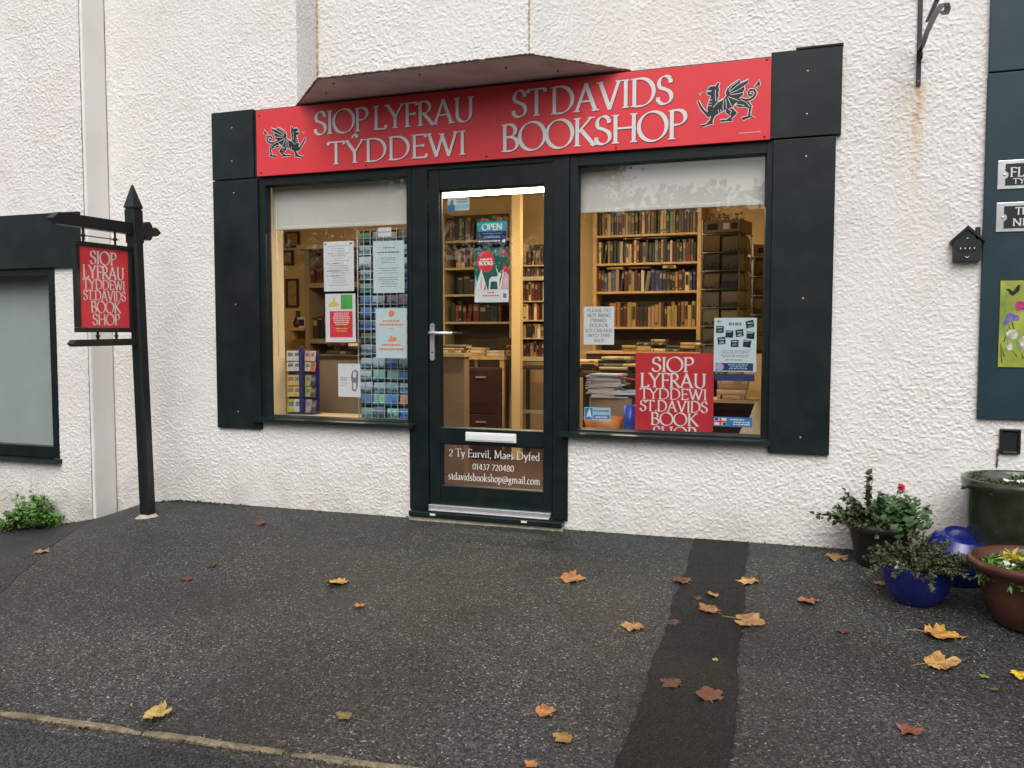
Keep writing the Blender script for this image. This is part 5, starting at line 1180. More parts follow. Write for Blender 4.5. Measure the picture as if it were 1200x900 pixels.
bx('cornice', (v0 - .11, YV - .06, zV(292) + .001), (v1 + .11, YV + .30, zV(286)), M['palewood'], t, .006)
row(v0, v1, YV + .04, zV(331), .14, .2, ['dark brown', 'black', 'dark green', 'maroon'], 'on the upper shelf of the brown cabinet', .04, .08)
row(v0, v1, YV + .04, zV(397), .22, .3, ['black', 'dark brown', 'black'], 'on the lower shelf of the brown cabinet', .05, .09)
YW = RY1
def frame_pic(tl, br, label, cmat, fm='darkwood'):
    a, b = W(*tl, YW), W(*br, YW); t = thing('framed_picture', label, 'picture', ((a.x + b.x) / 2, YW, b.z)); f_ = .02
    for (p, q) in (((a.x, b.z), (b.x, b.z + f_)), ((a.x, a.z - f_), (b.x, a.z)), ((a.x, b.z + f_ + .0005), (a.x + f_, a.z - f_ - .0005)), ((b.x - f_, b.z + f_ + .0005), (b.x, a.z - f_ - .0005))): bx('frame', (p[0], YW - .03, p[1]), (q[0], YW - .001, q[1]), M[fm], t)
    bx('picture_face', (a.x + f_, YW - .012, b.z + f_), (b.x - f_, YW - .002, a.z - f_), cmat, t)
frame_pic((330, 294), (345, 311), 'small framed print hanging behind the left window near its left edge', mat('brown_print', (.35, .27, .17), .5, var=.9, scale=40))
frame_pic((336, 327), (351, 360), 'dark-framed tan picture below the small print', mat('tan_print', (.42, .28, .12), .5, var=.3, scale=12))
frame_pic((335, 272), (352, 290), 'gold-toned picture partly hidden by the blind', mat('gold_print', (.40, .27, .09), .5, var=.3, scale=12))
sa = W(337, 384, 3.2); sb = W(360, 384, 3.2)
t = thing('wall_shelf', 'short pine wall shelf holding small ornaments behind the left window', 'shelf', ((sa.x + sb.x) / 2, 3.2, sa.z)); bx('shelf_board', (sa.x, 3.15, sa.z - .03), (sb.x, RY1, sa.z), M['pine'], t); bx('shelf_bracket', (sa.x + .05, 3.2, sa.z - .12), (sa.x + .08, RY1, sa.z - .0305), M['pine'], t)
mb = MB(); mb.lathe((sa.x + .10, 3.25, sa.z + .001), [(0, 0), (.04, 0), (.055, .05), (.03, .11), (.02, .16), (.03, .18)], 16); tag(mb.build('vase', M['darkwood'], None, (sa.x + .1, 3.25, sa.z)), 'small dark vase on the short wall shelf', 'vase')
mb = MB(); mb.box((sb.x - .14, 3.22, sa.z + .001), (sb.x - .03, 3.24, sa.z + .11)); o = mb.build('small_frame', M['paper'], None, (sb.x - .08, 3.23, sa.z)); tag(o, 'small pale photo frame at the right end of the short wall shelf', 'photo frame')
mb = MB(); mb.box((sb.x - .12, 3.218, sa.z + .02), (sb.x - .05, 3.2195, sa.z + .09)); mb.build('photo', M['darkwood'], o)

# leaflet stand: navy spine with three tiers of leaflets
YS = .30; sx_ = W(353.5, 450, YS).x
t = thing('leaflet_stand', 'navy upright card stand on the left window board', 'stand', (sx_, YS, .591))
bx('spine', (sx_ - .014, YS - .012, .591), (sx_ + .014, YS + .012, W(353, 406, YS).z), M['bluebox'], t, .002)
bx('foot', (sx_ - .10, YS - .02, .591), (sx_ + .10, YS + .08, .600), M['bluebox'], t, .002)
tiers = [(411, 423, .0, ['white', 'white', 'pink', 'pinkw']), (424, 435, 0, ['white', 'white', 'pinkw', 'orange']), (439.5, 452, 0, ['yellow', 'yellow', 'olive', 'navy']), (453, 465, 0, ['yellow', 'yellow', 'olive', 'dark']), (468, 483, 0, ['lime', 'white', 'grey', 'dark'])]
LC = {'white': (.62, .62, .64), 'pink': (.66, .42, .32), 'pinkw': (.66, .50, .42), 'orange': (.55, .16, .07), 'yellow': (.62, .44, .12), 'olive': (.40, .38, .08), 'navy': (.05, .06, .12), 'lime': (.45, .50, .10), 'grey': (.35, .32, .28), 'dark': (.10, .07, .06)}
LN = {'pinkw': 'pale pink', 'dark': 'dark brown', 'lime': 'lime green', 'white': 'white'}
bx('backing', (sx_ - .125, YS + .028, .61), (sx_ + .125, YS + .034, W(353, 411, YS).z), M['bluebox'], t)
for ti, (pt_, pb, _, cs) in enumerate(tiers):
    zt, zb2 = W(353, pt_, YS).z, W(353, pb, YS).z
    for ci, cn in enumerate(cs):
        xx = sx_ + [-.090, -.044, .040, .086][ci]; an = [-.35, -.15, .15, .35][ci]
        mt = Matrix.Translation((xx, YS + [.0, .014, .014, 0][ci], zb2)) @ Matrix.Rotation(-an, 4, 'Z') @ Matrix.Rotation(R(-9 if ci in (0, 3) else -4), 4, 'X')
        mb = MB(); mb.box((-.026, 0, 0), (.026, .006, zt - zb2), 0, mt)
        mb.box((-.018, -.0006, (zt - zb2) * .45), (.018, 0, (zt - zb2) * .8), 1, mt)
        o = mb.build('leaflet', [M['leaflet'], M['ink']], None, (xx, YS, zb2)); o.color = (*LC[cn], 1)
        tag(o, '%s leaflet in the %s tier of the navy stand, %s' % (LN.get(cn, cn), ['top', 'second', 'third', 'fourth', 'bottom'][ti], ['at its far left', 'left of the spine', 'right of the spine', 'at its far right'][ci]), 'leaflet', 'leaflets in the navy stand')

# postcard rack: white wire grid with cards
YR = .20; r0, r1 = W(421, 400, YR).x, W(482, 400, YR).x; rz0, rz1 = .592, W(450, 269, YR).z
t = thing('postcard_rack', 'tall white wire grid rack of postcards at the right of the left window', 'rack', ((r0 + r1) / 2, YR, rz0))
mb = MB(); nx = 8; nz_ = int((rz1 - rz0) / .052)
for i in range(nx + 1): x = r0 + (r1 - r0) * i / nx; mb.tube([(x, YR - .012, rz0), (x, YR - .012, rz1)], .0022 if i not in (0, nx) else .004, 5)
for i in range(nz_ + 1): z = rz0 + (rz1 - rz0) * i / nz_; mb.tube([(r0, YR - .015, z), (r1, YR - .015, z)], .0018, 5)
mb.build('wire_grid', M['wire'], t)
bx('back_sheet', (r0 - .005, YR + .030, rz0), (r1 + .005, YR + .034, rz1), M['darkwood'], t)
cm = MB(); cm.box((-.5, 0, 0), (.5, 1, 1)); cme = bpy.data.meshes.new('postcard_mesh'); cme.from_pydata(cm.v, [], cm.f); cme.materials.append(M['card']); cme.update()
dme = cme.copy(); dme.materials.clear(); dme.materials.append(M['darkcard'])
cw = (r1 - r0) / 4; nr = 15; rh = (rz1 - rz0) / nr
TINT = {'deep blue': (.25, .5, .9), 'pale blue': (1, 1, 1), 'green-blue': (.55, .9, .75), 'mauve': (1.0, .68, .95), 'dark': (.35, .4, .45), 'brown': (1.2, .55, .32)}
for i in range(nr):
    for j in range(4):
        cn = random.choice(['deep blue', 'pale blue', 'pale blue', 'green-blue', 'deep blue', 'dark', 'pale blue'])
        if (i, j) in ((9, 2), (9, 3)): cn = 'mauve'
        if (i, j) == (1, 3): cn = 'brown'
        o = bpy.data.objects.new('postcard', cme); C.objects.link(o); o.scale = (cw * random.uniform(.84, .97), .002, rh * random.uniform(.72, .9))
        o.location = (r0 + cw * (j + .5) + random.uniform(-.004, .004), YR + random.uniform(.0, .008), rz0 + rh * i + .006); o.rotation_euler = (R(random.uniform(-9, -3)), R(random.uniform(-2, 2)), 0); o.color = (*TINT[cn], 1)
        tag(o, '%s postcard in the %s column of the wire rack' % (cn, ['left', 'second', 'third', 'right'][j]), 'postcard', '%s postcards in the %s column of the wire rack' % (cn, ['left', 'second', 'third', 'right'][j]))

# ------------------------------------------------ behind the right window: card spinners, piles, tub
def spinner(cx_, cy_, half, ang, zb, zt, n, label, where):
    t = thing('card_spinner', label, 'rack', (cx_, cy_, RZ0)); mt = Matrix.Translation((cx_, cy_, 0)) @ Matrix.Rotation(R(ang), 4, 'Z')
    mb = MB(); mb.tube([(cx_, cy_, RZ0 + .02), (cx_, cy_, zt - .02)], .015, 8); mb.build('pole', M['darkwire'], t)
    mb = MB(); mb.lathe((cx_, cy_, RZ0), [(0, 0), (.24, 0), (.24, .015), (.03, .03), (0, .03)], 20); mb.build('base', M['darkwire'], t)
    rh_ = (zt - .10 - zb) / n
    mb = MB()
    for sx in (-half, half):
        for sy in (-half, half): p = mt @ Vector((sx, sy, 0)); mb.tube([(p.x, p.y, zb), (p.x, p.y, zt)], .004, 5)
    for i in range(n + 1):
        z = zb + rh_ * i
        ps = [mt @ Vector((sx * half * 1.06, sy * half * 1.06, z)) for sx, sy in ((-1, -1), (1, -1), (1, 1), (-1, 1), (-1, -1))]
        mb.tube(ps, .0032, 5)
    mb.build('wire_frame', M['darkwire'], t)
    mb = MB(); mb.box((-half * .86, -half * .86, zb), (half * .86, half * .86, zt - .1), 0, mt); mb.build('core', M['darkwood'], t)
    mb = MB(); mb.box((-half, -half, zt - .09), (half, half, zt - .005), 0, mt); o = mb.build('header', M['tan'], t)
    mb = MB()
    for (u0, u1, mi) in ((-.75, -.2, 1), (.1, .45, 0), (.55, .85, 2)): mb.box((half * u0, -half - .002, zt - .07), (half * u1, -half - .0005, zt - .03), mi, mt)
    mb.box((-half - .002, -half * .5, zt - .07), (-half - .0005, half * .6, zt - .03), 1, mt)
    mb.build('header_print', [M['white'], M['black'], M['maroon']], o)
    for i in range(n):
        for f in range(4):
            for j in (-1, 1):
                if f == 2: continue
                o = bpy.data.objects.new('greeting_card', dme); C.objects.link(o)
                wd = half * .86; fm = mt @ Matrix.Rotation(R(-90 * f), 4, 'Z')
                p = fm @ Vector((j * half * .5, -half - .004, zb + rh_ * i + .004)); o.matrix_world = Matrix.Translation(p) @ Matrix.Rotation(R(ang - 90 * f), 4, 'Z') @ Matrix.Rotation(R(random.uniform(-6, -2)), 4, 'X') @ Matrix.Diagonal((wd, .004, rh_ * random.uniform(.78, .92), 1))
                g = random.uniform(.5, 1.5); o.color = (g, g * random.uniform(.8, 1.05), g * random.uniform(.7, 1.1), 1)
                if random.random() < .12: o.color = (1.5, 1.2, .8, 1)
                lb = 'dark picture card on the %s, %s side, %s row' % (where, ['front', 'left', 'back', 'right'][f], ['bottom', 'second lowest', 'third lowest', 'fourth lowest', 'fourth highest', 'third highest', 'second highest', 'top'][i if i < 4 else max(4, 8 - (n - i))])
                tag(o, lb, 'card', lb)
a = W(849, 300, 1.25)
spinner(a.x, 1.40, .130, -12, .95, W(850, 257, 1.3).z, 7, 'tall square card spinner full of dark picture cards, at the right of the right window', 'taller spinner')
a = W(893, 300, 1.9)
spinner(a.x + .02, 2.1, .14, 20, 1.0, W(885, 286, 1.95).z, 5, 'lower card spinner partly hidden behind the right window frame', 'lower spinner')
mb = MB(); a = W(850, 256, 1.35)
for i in range(60): 
    p = Vector((a.x + random.uniform(-.11, .11), 1.38 + random.uniform(-.11, .11), W(850, 257, 1.3).z + .005 + random.uniform(0, .035))); s_ = .02
    mb.add([p + Vector([random.uniform(-s_, s_) for _ in range(3)]) for _ in range(3)], [(0, 1, 2)])
tag(mb.build('dried_grass', M['tan'], None, (a.x, 1.38, a.z)), 'clump of brown dried leaves on top of the taller card spinner', 'dried leaves')

YT = 1.75; zt_ = W(700, 437, YT).z; t0x, t1x = W(660, 430, YT).x, W(836, 430, YT).x
t = thing('book_table', 'dark table carrying low piles of books behind the right window', 'table', ((t0x + t1x) / 2, YT + .3, RZ0))
bx('table_top', (t0x, YT - .12, zt_ - .03), (t1x, YT + .6, zt_), M['darkwood'], t)
for sx in (t0x + .04, t1x - .04):
    for sy in (YT - .08, YT + .56): bx('leg', (sx - .025, sy - .025, RZ0), (sx + .025, sy + .025, zt_ - .0305), M['darkwood'], t)
x = t0x + .12; i = 0
for n_, L in ((4, .22), (5, .26), (3, .18), (6, .24), (5, .20), (5, .22), (4, .2)):
    for k in range(n_): book(x + random.uniform(-.02, .02), YT - .06 + random.uniform(-.02, .03), zt_ + .001 + .0255 * k, .024, .17, L * random.uniform(.75, .95), ['cream', 'dark brown', 'tan', 'cream', 'grey', 'dark green'][(k + i * 2) % 6], 'in piles on the dark table', flat=True, rz=R(random.uniform(-6, 6)))
    x += L * .72 + .02; i += 1
x = W(742, 410, 2.5).x
zt2 = W(780, 415, 2.5).z
t = thing('low_bookcase', 'low dark shelf unit behind the book table', 'bookcase', (x + .3, 2.5, RZ0)); bx('body', (x - .4, 2.45, RZ0), (x + .8, 2.85, zt2), M['darkwood'], t); bx('top_board', (x - .41, 2.44, zt2 + .0005), (x + .81, 2.86, zt2 + .02), M['pine'], t)
for i in range(6):
    for k in range(2 + i % 3): book(x - .1 + .125 * i, 2.5 + random.uniform(0, .03), zt2 + .021 + .026 * k, .025, .16, .12, ['tan', 'yellow', 'cream', 'dark green', 'dark brown'][(i + k) % 5], 'in piles on the low dark shelf', flat=True)
# paper pile on a box
YQ = .40; a, b = W(684, 466, YQ), W(742, 440, YQ)
t = tag(bx('cardboard_box', (a.x + .03, YQ + .02, .529), (a.x + .30, YQ + .2, W(700, 466, YQ).z), M['tan']), 'brown cardboard box under the pile of pale magazines in the right window', 'box')
z = W(700, 466, YQ).z + .001; i = 0
while z < b.z:
    L = random.uniform(.19, .235); o = bpy.data.objects.new('magazine', None) if 0 else None
    mb = MB(); x = a.x + .008 + random.uniform(0, .03); y_ = YQ + random.uniform(0, .02); mt = Matrix.Translation((x + L / 2, y_ + .08, z)) @ Matrix.Rotation(R(random.uniform(-9, 9)), 4, 'Z')
    th_ = random.uniform(.006, .011); mb.box((-L / 2, -.08, 0), (L / 2, .08, th_), 0, mt)
    o = mb.build('magazine', M['leaflet'], None, (x + L / 2, y_ + .08, z)); c = random.choice([(.62, .60, .56), (.55, .54, .52), (.66, .60, .58), (.45, .48, .52)]); o.color = (*c, 1)
    tag(o, 'pale magazine in the uneven pile on the cardboard box', 'magazine', 'magazines piled on the cardboard box'); z += th_ + .0015; i += 1
mb = MB(); mt = Matrix.Translation((W(733, 447, YQ).x, YQ + .06, z - .03)) @ Matrix.Rotation(R(25), 4, 'Z') @ Matrix.Rotation(R(10), 4, 'Y'); mb.box((-.06, -.05, 0), (.06, .05, .006), 0, mt); o = mb.build('magazine', M['redcard'], None, (W(733, 447, YQ).x, YQ, z - .03)); tag(o, 'red magazine sliding off the right of the pale pile', 'magazine')
for i in range(3):
    p = W(732, 463, YQ); tag(bx('magazine', (p.x - .07, YQ + .01, p.z + .012 * i - .01), (p.x + .09, YQ + .16, p.z + .012 * i), M[['navyink', 'bluepaper', 'lightblue'][i]]), ['navy magazine at the bottom right of the piles', 'pale blue magazine on the navy one', 'light blue magazine topmost beside the pale pile'][i], 'magazine')
a, b = W(729, 475, .16), W(746, 501, .16); cx_ = (a.x + b.x) / 2
mb = MB(); rr_ = (b.x - a.x) / 2 * .95; mb.lathe((cx_, .19, .5285), [(0, 0), (rr_ * .86, 0), (rr_, a.z - .5285), (rr_ * .94, a.z - .5285), (rr_ * .82, .01), (0, .01)], 28); o = mb.build('blue_tub', M['blueplastic'], None, (cx_, .19, .5285)); tag(o, 'small blue plastic tub beside the red card in the right window', 'tub')
a, b = W(681, 489, .2), W(730, 500, .2)
mb = MB(); mb.lathe(((a.x + b.x) / 2, .25, .5285), [(0, 0), (.09, 0), (.125, a.z - .5285), (.120, a.z - .5285), (.085, .006), (0, .006)], 32); o = mb.build('orange_dish', M['orangeplastic'], None, ((a.x + b.x) / 2, .25, .5285)); tag(o, 'shallow orange dish at the left end of the right window board', 'dish')
YZ = .45; a = W(838, 468, YZ); b = W(876, 440, YZ)
t = thing('book_stand', 'dark shelf stand holding a pile of tan paperbacks in the right window', 'stand', ((a.x + b.x) / 2, YZ, .5285)); bx('stand_top', (a.x - .06, YZ - .02, a.z - .018), (b.x + .05, YZ + .22, a.z), M['palewood'], t); bx('stand_back', (a.x - .05, YZ + .20, .5285), (b.x + .04, YZ + .215, a.z - .0185), M['darkwood'], t); bx('stand_side', (a.x - .06, YZ, .5285), (a.x - .051, YZ + .2, a.z - .0185), M['darkwood'], t)
z = a.z + .001
for i in range(5):
    th_ = (b.z - a.z) / 5; book(a.x + .012 + random.uniform(-.004, .006), YZ + random.uniform(0, .015), z, th_ * .97, .14, (b.x - a.x) * random.uniform(.82, .95), ['cream', 'cream', 'tan', 'cream', 'tan'][i], 'in the tan pile on the shelf stand', flat=True); z += th_
a, b = W(862, 500, .3), W(889, 471, .3)
mb = MB(); mb.lathe((b.x - .01, .34, .5285), [(.115, 0), (.112, .01), (.085, .07), (.045, .13), (.01, b.z - .5285)], 32)
for i in range(24):
    an = 2 * math.pi * i / 24; c_, s_ = math.cos(an), math.sin(an); mb.tube([(b.x - .01 + .114 * c_, .34 + .114 * s_, .532), (b.x - .01 + .086 * c_, .34 + .086 * s_, .60), (b.x - .01 + .03 * c_, .34 + .03 * s_, .675)], .0022, 4)
o = mb.build('lamp_shade', mat('cream_pleated_card', (.56, .50, .36), .7, var=.1, scale=30), None, (b.x, .34, .5285)); tag(o, 'cream ribbed conical shade at the right end of the right window board', 'shade')

# ------------------------------------------------ pots and plants by the wall
def leafshape(mb, p, d, up, L, wd, mi=0, fold=.25):
    """one small leaf: base p, direction d, normal up"""
    d = d.normalized(); s = d.cross(up).normalized(); n_ = s.cross(d)
    a = p; b = p + d * L * .45 + s * wd - n_ * -fold * wd; c_ = p + d * L - n_ * L * .15; e_ = p + d * L * .45 - s * wd + n_ * fold * wd; m_ = p + d * L * .5
    mb.add([a, b, c_, e_, m_], [(0, 1, 4), (1, 2, 4), (2, 3, 4), (3, 0, 4)], mi)
def roundleaf(mb, p, n_, r, mi=0):
    n_ = n_.normalized(); a = n_.orthogonal().normalized(); b = n_.cross(a); vs = [p - n_ * r * .12]
    for i in range(9):
        an = R(20 + 320 * i / 8); rr = r * (1 if i % 2 else .86); vs.append(p + (a * math.cos(an) + b * math.sin(an)) * rr + n_ * r * .15)
    mb.add(vs, [(0, i, i + 1) for i in range(1, 9)], mi)
rv = lambda s=1: Vector((random.uniform(-s, s), random.uniform(-s, s), random.uniform(-s, s)))
def sprig(mb, ms, p, d, L, n, ls, mi=0, droop=.3, wd=.28):
    pts = [Vector(p)]; d = Vector(d).normalized(); k = 7
    for i in range(k): d = (d + rv(.12) + Vector((0, 0, -droop / k))).normalized(); pts.append(pts[-1] + d * L / k)
    ms.tube(pts, [.0022] * k + [.001], 4)
    for i in range(n):
        t = random.uniform(.12, 1) * k; j = min(k - 1, int(t)); q = pts[j].lerp(pts[j + 1], t - j); dd = ((pts[j + 1] - pts[j]).normalized() * .6 + rv(1)).normalized()
        leafshape(mb, q, dd, Vector((0, 0, 1)) + rv(.6), ls * random.uniform(.6, 1.2), ls * wd, mi)
def pot(name, label, cx_, cy_, prof, m_, soil=None, cat='plant pot', mtx=None, n=56):
    z = float(gz(cx_, cy_)) - .004; t = thing(name, label, cat, (cx_, cy_, z))
    mb = MB(); mb.lathe((cx_, cy_, z), prof, n, mtx=mtx); mb.build('pot_wall', M[m_], t, fix=True)
    if soil:
        r_, h_ = soil; mb = MB(); pr = [(r_ * k / 6, h_ + .006 * math.sin(k * 2.1)) for k in range(7)]; mb.lathe((cx_, cy_, z), pr[::-1], 30); mb.build('soil', M['soil'], t, fix=True)
    return t, z
def at_ground(px, py): g = G(px, py); return g
# 1 black pot with geranium
g = G(1030, 652); x1, y1 = g.x, -.19
P1 = [(0, 0), (.105, 0), (.112, .012), (.150, .175), (.160, .18), (.162, .215), (.154, .215), (.148, .19), (.14, .16)]
t, z1p = pot('black_pot', 'black plastic pot with a red geranium, against the wall at the left of the pots', x1, y1, P1, 'blackpot', (.144, .185))
pl = thing('geranium_plant', 'leafy geranium with one magenta-red flower and straggly side shoots, in the black pot', 'plant', (x1, y1, z1p + .18))
mb = MB(); ms = MB(); c = Vector((x1, y1, z1p + .2))
for i in range(270):
    p = c + Vector((.075 + random.gauss(0, .058), random.gauss(0, .06) - .03, .065 + random.gauss(0, .045)))
    p.x = min(p.x, x1 + .21)
    roundleaf(mb, p, Vector((random.uniform(-.5, .6), random.uniform(-1, .1), 1)), random.uniform(.016, .028)); ms.tube([c + Vector((.03, 0, 0)), p], .0014, 3)
mb.build('leaves', M['fgreen'], pl); 
mb2 = MB()
for (dx, dy, dz, L, n_) in ((-.75, -.2, .42, .23, 26), (-.5, -.1, .7, .2, 40), (-.15, -.1, 1, .235, 60), (-.3, -.3, .8, .15, 40), (-.6, -.4, .35, .16, 30), (.1, -.2, .9, .17, 34), (-.1, -.5, .5, .13, 40), (-.4, .1, .8, .16, 34), (.3, -.5, .3, .14, 30), (-.9, .0, .5, .17, 22), (0, -.6, .15, .13, 30), (-.3, -.6, .2, .13, 30), (.5, -.3, .6, .15, 30), (-.2, .2, .9, .14, 30), (-.5, -.5, .55, .13, 34), (-.65, .1, .25, .13, 26)):
    sprig(mb2, ms, c + Vector((-.03 + dx * .05, dy * .04, -.01)), (dx, dy, dz), L * 1.15, int(n_ * 1.5), .030, 0, .55 if abs(dx) > .6 else .3, .42)
for i in range(60):
    a = random.uniform(0, 2 * math.pi); r_ = .13 * math.sqrt(random.random()); sprig(mb2, ms, c + Vector((r_ * math.cos(a) - .03, r_ * math.sin(a), -.01)), (math.cos(a) * .6 - .2, math.sin(a) * .6 - .2, .8), random.uniform(.05, .125), 16, .028, 0, .4, .42)
mb2.build('side_leaves', M['fdark'], pl); ms.build('stems', M['purplestem'], pl)
q = WX(1056, 571, x1 + .09); q = Vector((x1 + .052, y1 - .02, W(1056, 571, y1 - .02).z)); mb = MB()
q.x = W(1056, 571, y1 - .02).x
for i in range(26): roundleaf(mb, q + rv(.013), rv(1) + Vector((0, -1, .5)), .009)
mb.build('flower', M['fred'], pl); mb = MB(); mb.tube([c, q], .0018, 5); mb.build('flower_stalk', M['stem'], pl)
# 2 blue bowl
g = G(1076, 714); x2, y2 = g.x, g.y + .10
P2 = [(0, 0), (.085, 0), (.092, .008), (.125, .055), (.148, .11), (.153, .150), (.158, .165), (.152, .170), (.145, .163), (.142, .13)]
t, z2 = pot('blue_bowl', 'round cobalt blue glazed bowl planted with heather, nearest of the two blue pots', x2, y2, P2, 'blueglaze', (.142, .145))
pl = thing('heather_plant', 'bushy dark green heather with a few white flowers in the front blue bowl', 'plant', (x2, y2, z2 + .14)); mb = MB(); ms = MB(); c = Vector((x2, y2, z2 + .15))
for i in range(95):
    a = random.uniform(0, 2 * math.pi); r_ = random.uniform(0, .12); sprig(mb, ms, c + Vector((r_ * math.cos(a), r_ * math.sin(a), 0)), (math.cos(a) * r_ * 9, math.sin(a) * r_ * 9, .85), random.uniform(.10, .175), 46, .019, 0, .9, .34)
mb.build('leaves', M['fheather'], pl); ms.build('stems', M['purplestem'], pl)
mb = MB()
for i in range(20): p = c + Vector((random.uniform(-.13, -.06), random.uniform(-.1, -.02), random.uniform(.0, .035))); roundleaf(mb, p, rv(1) + Vector((0, -1, 1)), .006)
mb.build('flowers', M['fwhite'], pl)
# 3 upturned blue pot behind
g = G(1113, 684); x3, y3 = g.x + .02, g.y + .11
mt = Matrix.Rotation(R(18), 4, 'X') @ Matrix.Rotation(R(8), 4, 'Y')
P3 = [(.125, -.03), (.148, .03), (.158, .08), (.156, .125), (.143, .168), (.118, .203), (.090, .222), (.083, .232), (.077, .233), (.071, .224), (.045, .230), (0, .232)]
t, z3 = pot('upturned_blue_pot', 'cobalt blue glazed pot turned upside down behind the heather bowl', x3, y3, P3, 'blueglaze', None, mtx=mt)
# 4 big dark green pot
x4, y4 = W(1127, 560, -.24).x + .255, -.27
P4 = [(0, 0), (.165, 0), (.19, .02), (.225, .12), (.245, .24), (.250, .345), (.262, .36), (.262, .385), (.252, .39), (.238, .385), (.234, .34), (.232, .30)]
kz_ = (W(1165, 569, y4 - .25).z - float(gz(x4, y4))) / .385
P4 = [(a, b * kz_) for a, b in P4]
t, z4 = pot('green_pot', 'tall dark green glazed barrel pot against the wall at the right edge', x4, y4, P4, 'greenglaze', (.234, .365 * kz_))
pl = thing('creeping_plant', 'low grey-green creeping plant covering the soil of the tall green pot', 'plant', (x4, y4, z4 + .33)); mb = MB(); ms = MB(); c = Vector((x4, y4, z4 + .368 * kz_))
for i in range(130):
    a = random.uniform(0, 2 * math.pi); r_ = .2 * math.sqrt(random.random()); sprig(mb, ms, c + Vector((r_ * math.cos(a), r_ * math.sin(a), -.005)), (math.cos(a), math.sin(a), .8), random.uniform(.05, .09), 18, .018, 0, 1.5, .4)
mb.build('leaves', M['fdark'], pl); ms.build('stems', M['stem'], pl); mb = MB()
for i in range(14): roundleaf(mb, c + Vector((-.05 + random.uniform(-.05, .05), -.14 + random.uniform(-.02, .02), .035)), rv(.6) + Vector((0, -.5, 1)), .008)
mb.build('flowers', M['fwhite'], pl)
mb = MB(); q = c + Vector((-.10, .10, .0)); mb.lathe(q, [(0, .040), (.026, .036), (.045, .02), (.05, 0), (.04, -.02)], 14, sx=1.4); o = mb.build('stone', mat('grey_stone', (.09, .09, .085), .7, var=.3, scale=30, bump=.4), None, q); tag(o, 'rounded dark grey stone lying in the tall green pot', 'stone')
# 5 wide brown bowl
x5 = W(1133, 660, -.75).x + .262; y5 = -.80
g = G(1200, 742)
P5 = [(0, 0), (.15, 0), (.165, .01), (.215, .10), (.235, .165), (.262, .175), (.270, .188), (.262, .200), (.245, .200), (.228, .185), (.215, .13)]
kz_ = (W(1137, 649, y5).z - float(gz(x5, y5))) / .2
P5 = [(a, b * kz_) for a, b in P5]
t, z5 = pot('brown_bowl', 'wide brown glazed clay bowl with a rolled rim, in front of the green pot', x5, y5, P5, 'terracotta', (.222, .17 * kz_))
pl = thing('trailing_plant', 'trailing green plant with fleshy leaves filling the wide brown bowl', 'plant', (x5, y5, z5 + .15)); mb = MB(); ms = MB(); c = Vector((x5, y5, z5 + .172 * kz_))
for i in range(170):
    a = random.uniform(0, 2 * math.pi); r_ = .185 * math.sqrt(random.random()); sprig(mb, ms, c + Vector((r_ * math.cos(a), r_ * math.sin(a), -.005)), (math.cos(a + 1), math.sin(a + 1), .7), random.uniform(.08, .14), 14, .036, 0, 1.6, .18)
mb.build('leaves', M['flight'], pl); ms.build('stems', M['stem'], pl)
mb = MB()
for i in range(26): roundleaf(mb, c + Vector((random.uniform(-.15, .0), random.uniform(-.1, .12), random.uniform(.01, .03))), rv(1) + Vector((0, -.3, 1)), .008)
mb.build('dry_petals', M['fwhite'], pl)
q = W(1188, 652, y5); q = Vector((q.x, y5 + .02, q.z)); mb = MB()
for i in range(40):
    dd = Vector((random.uniform(-1, 1), random.uniform(-1, 1), random.uniform(.1, .8))); leafshape(mb, q + rv(.018) - Vector((0, 0, .02)), dd, Vector((0, 0, 1)) + rv(.3), random.uniform(.03, .05), .010)
o = mb.build('yellow_rosette', M['fyellow'], None, q); tag(o, 'yellow-green leafy rosette at the back of the wide brown bowl', 'plant')

# weed at the foot of the forward wall
g = WX(30, 632, 0) if 0 else W(35, 628, -.32); wx, wy = g.x, -.30; wz = float(gz(wx, wy))
pl = thing('wall_weed', 'bright green leafy weed growing at the foot of the forward white wall', 'plant', (wx, wy, wz)); mb = MB(); ms = MB()
for i in range(150):
    px = random.choice([random.uniform(0, 30), random.uniform(20, 68), random.uniform(25, 60)]); base = W(px, 628, -.30); hgt = .19 * math.exp(-((px - 42) / 20) ** 2) + .07
    b = Vector((base.x, -.26 - random.uniform(0, .10), float(gz(base.x, -.3)))); tp = b + Vector((random.uniform(-.05, .05), random.uniform(-.07, .03), hgt * random.uniform(.5, 1.05)))
    ms.tube([b, tp], .0015, 3)
    for k in range(7):
        p = b.lerp(tp, random.uniform(.35, 1)); leafshape(mb, p, Vector((random.uniform(-1, 1), random.uniform(-1, .2), random.uniform(-.4, .6))), Vector((0, -.4, 1)) + rv(.3), random.uniform(.03, .055), .013)
for (u, v) in ((4, 640), ):
    pass
mb.build('leaves', M['flight'], pl); ms.build('stems', M['stem'], pl)
mb = MB()
for px in (37, 43, 45): b = W(px, 580, -.28); e_ = W(px + random.uniform(-1, 1), 545 + 4 * (px - 40) ** 2 / 10, -.26); mb.tube([Vector((b.x, -.28, float(gz(b.x, -.28)))), b, e_], .0012, 4)
mb.build('flower_stalks', mat('pink_stalk', (.50, .30, .26), .7), pl)

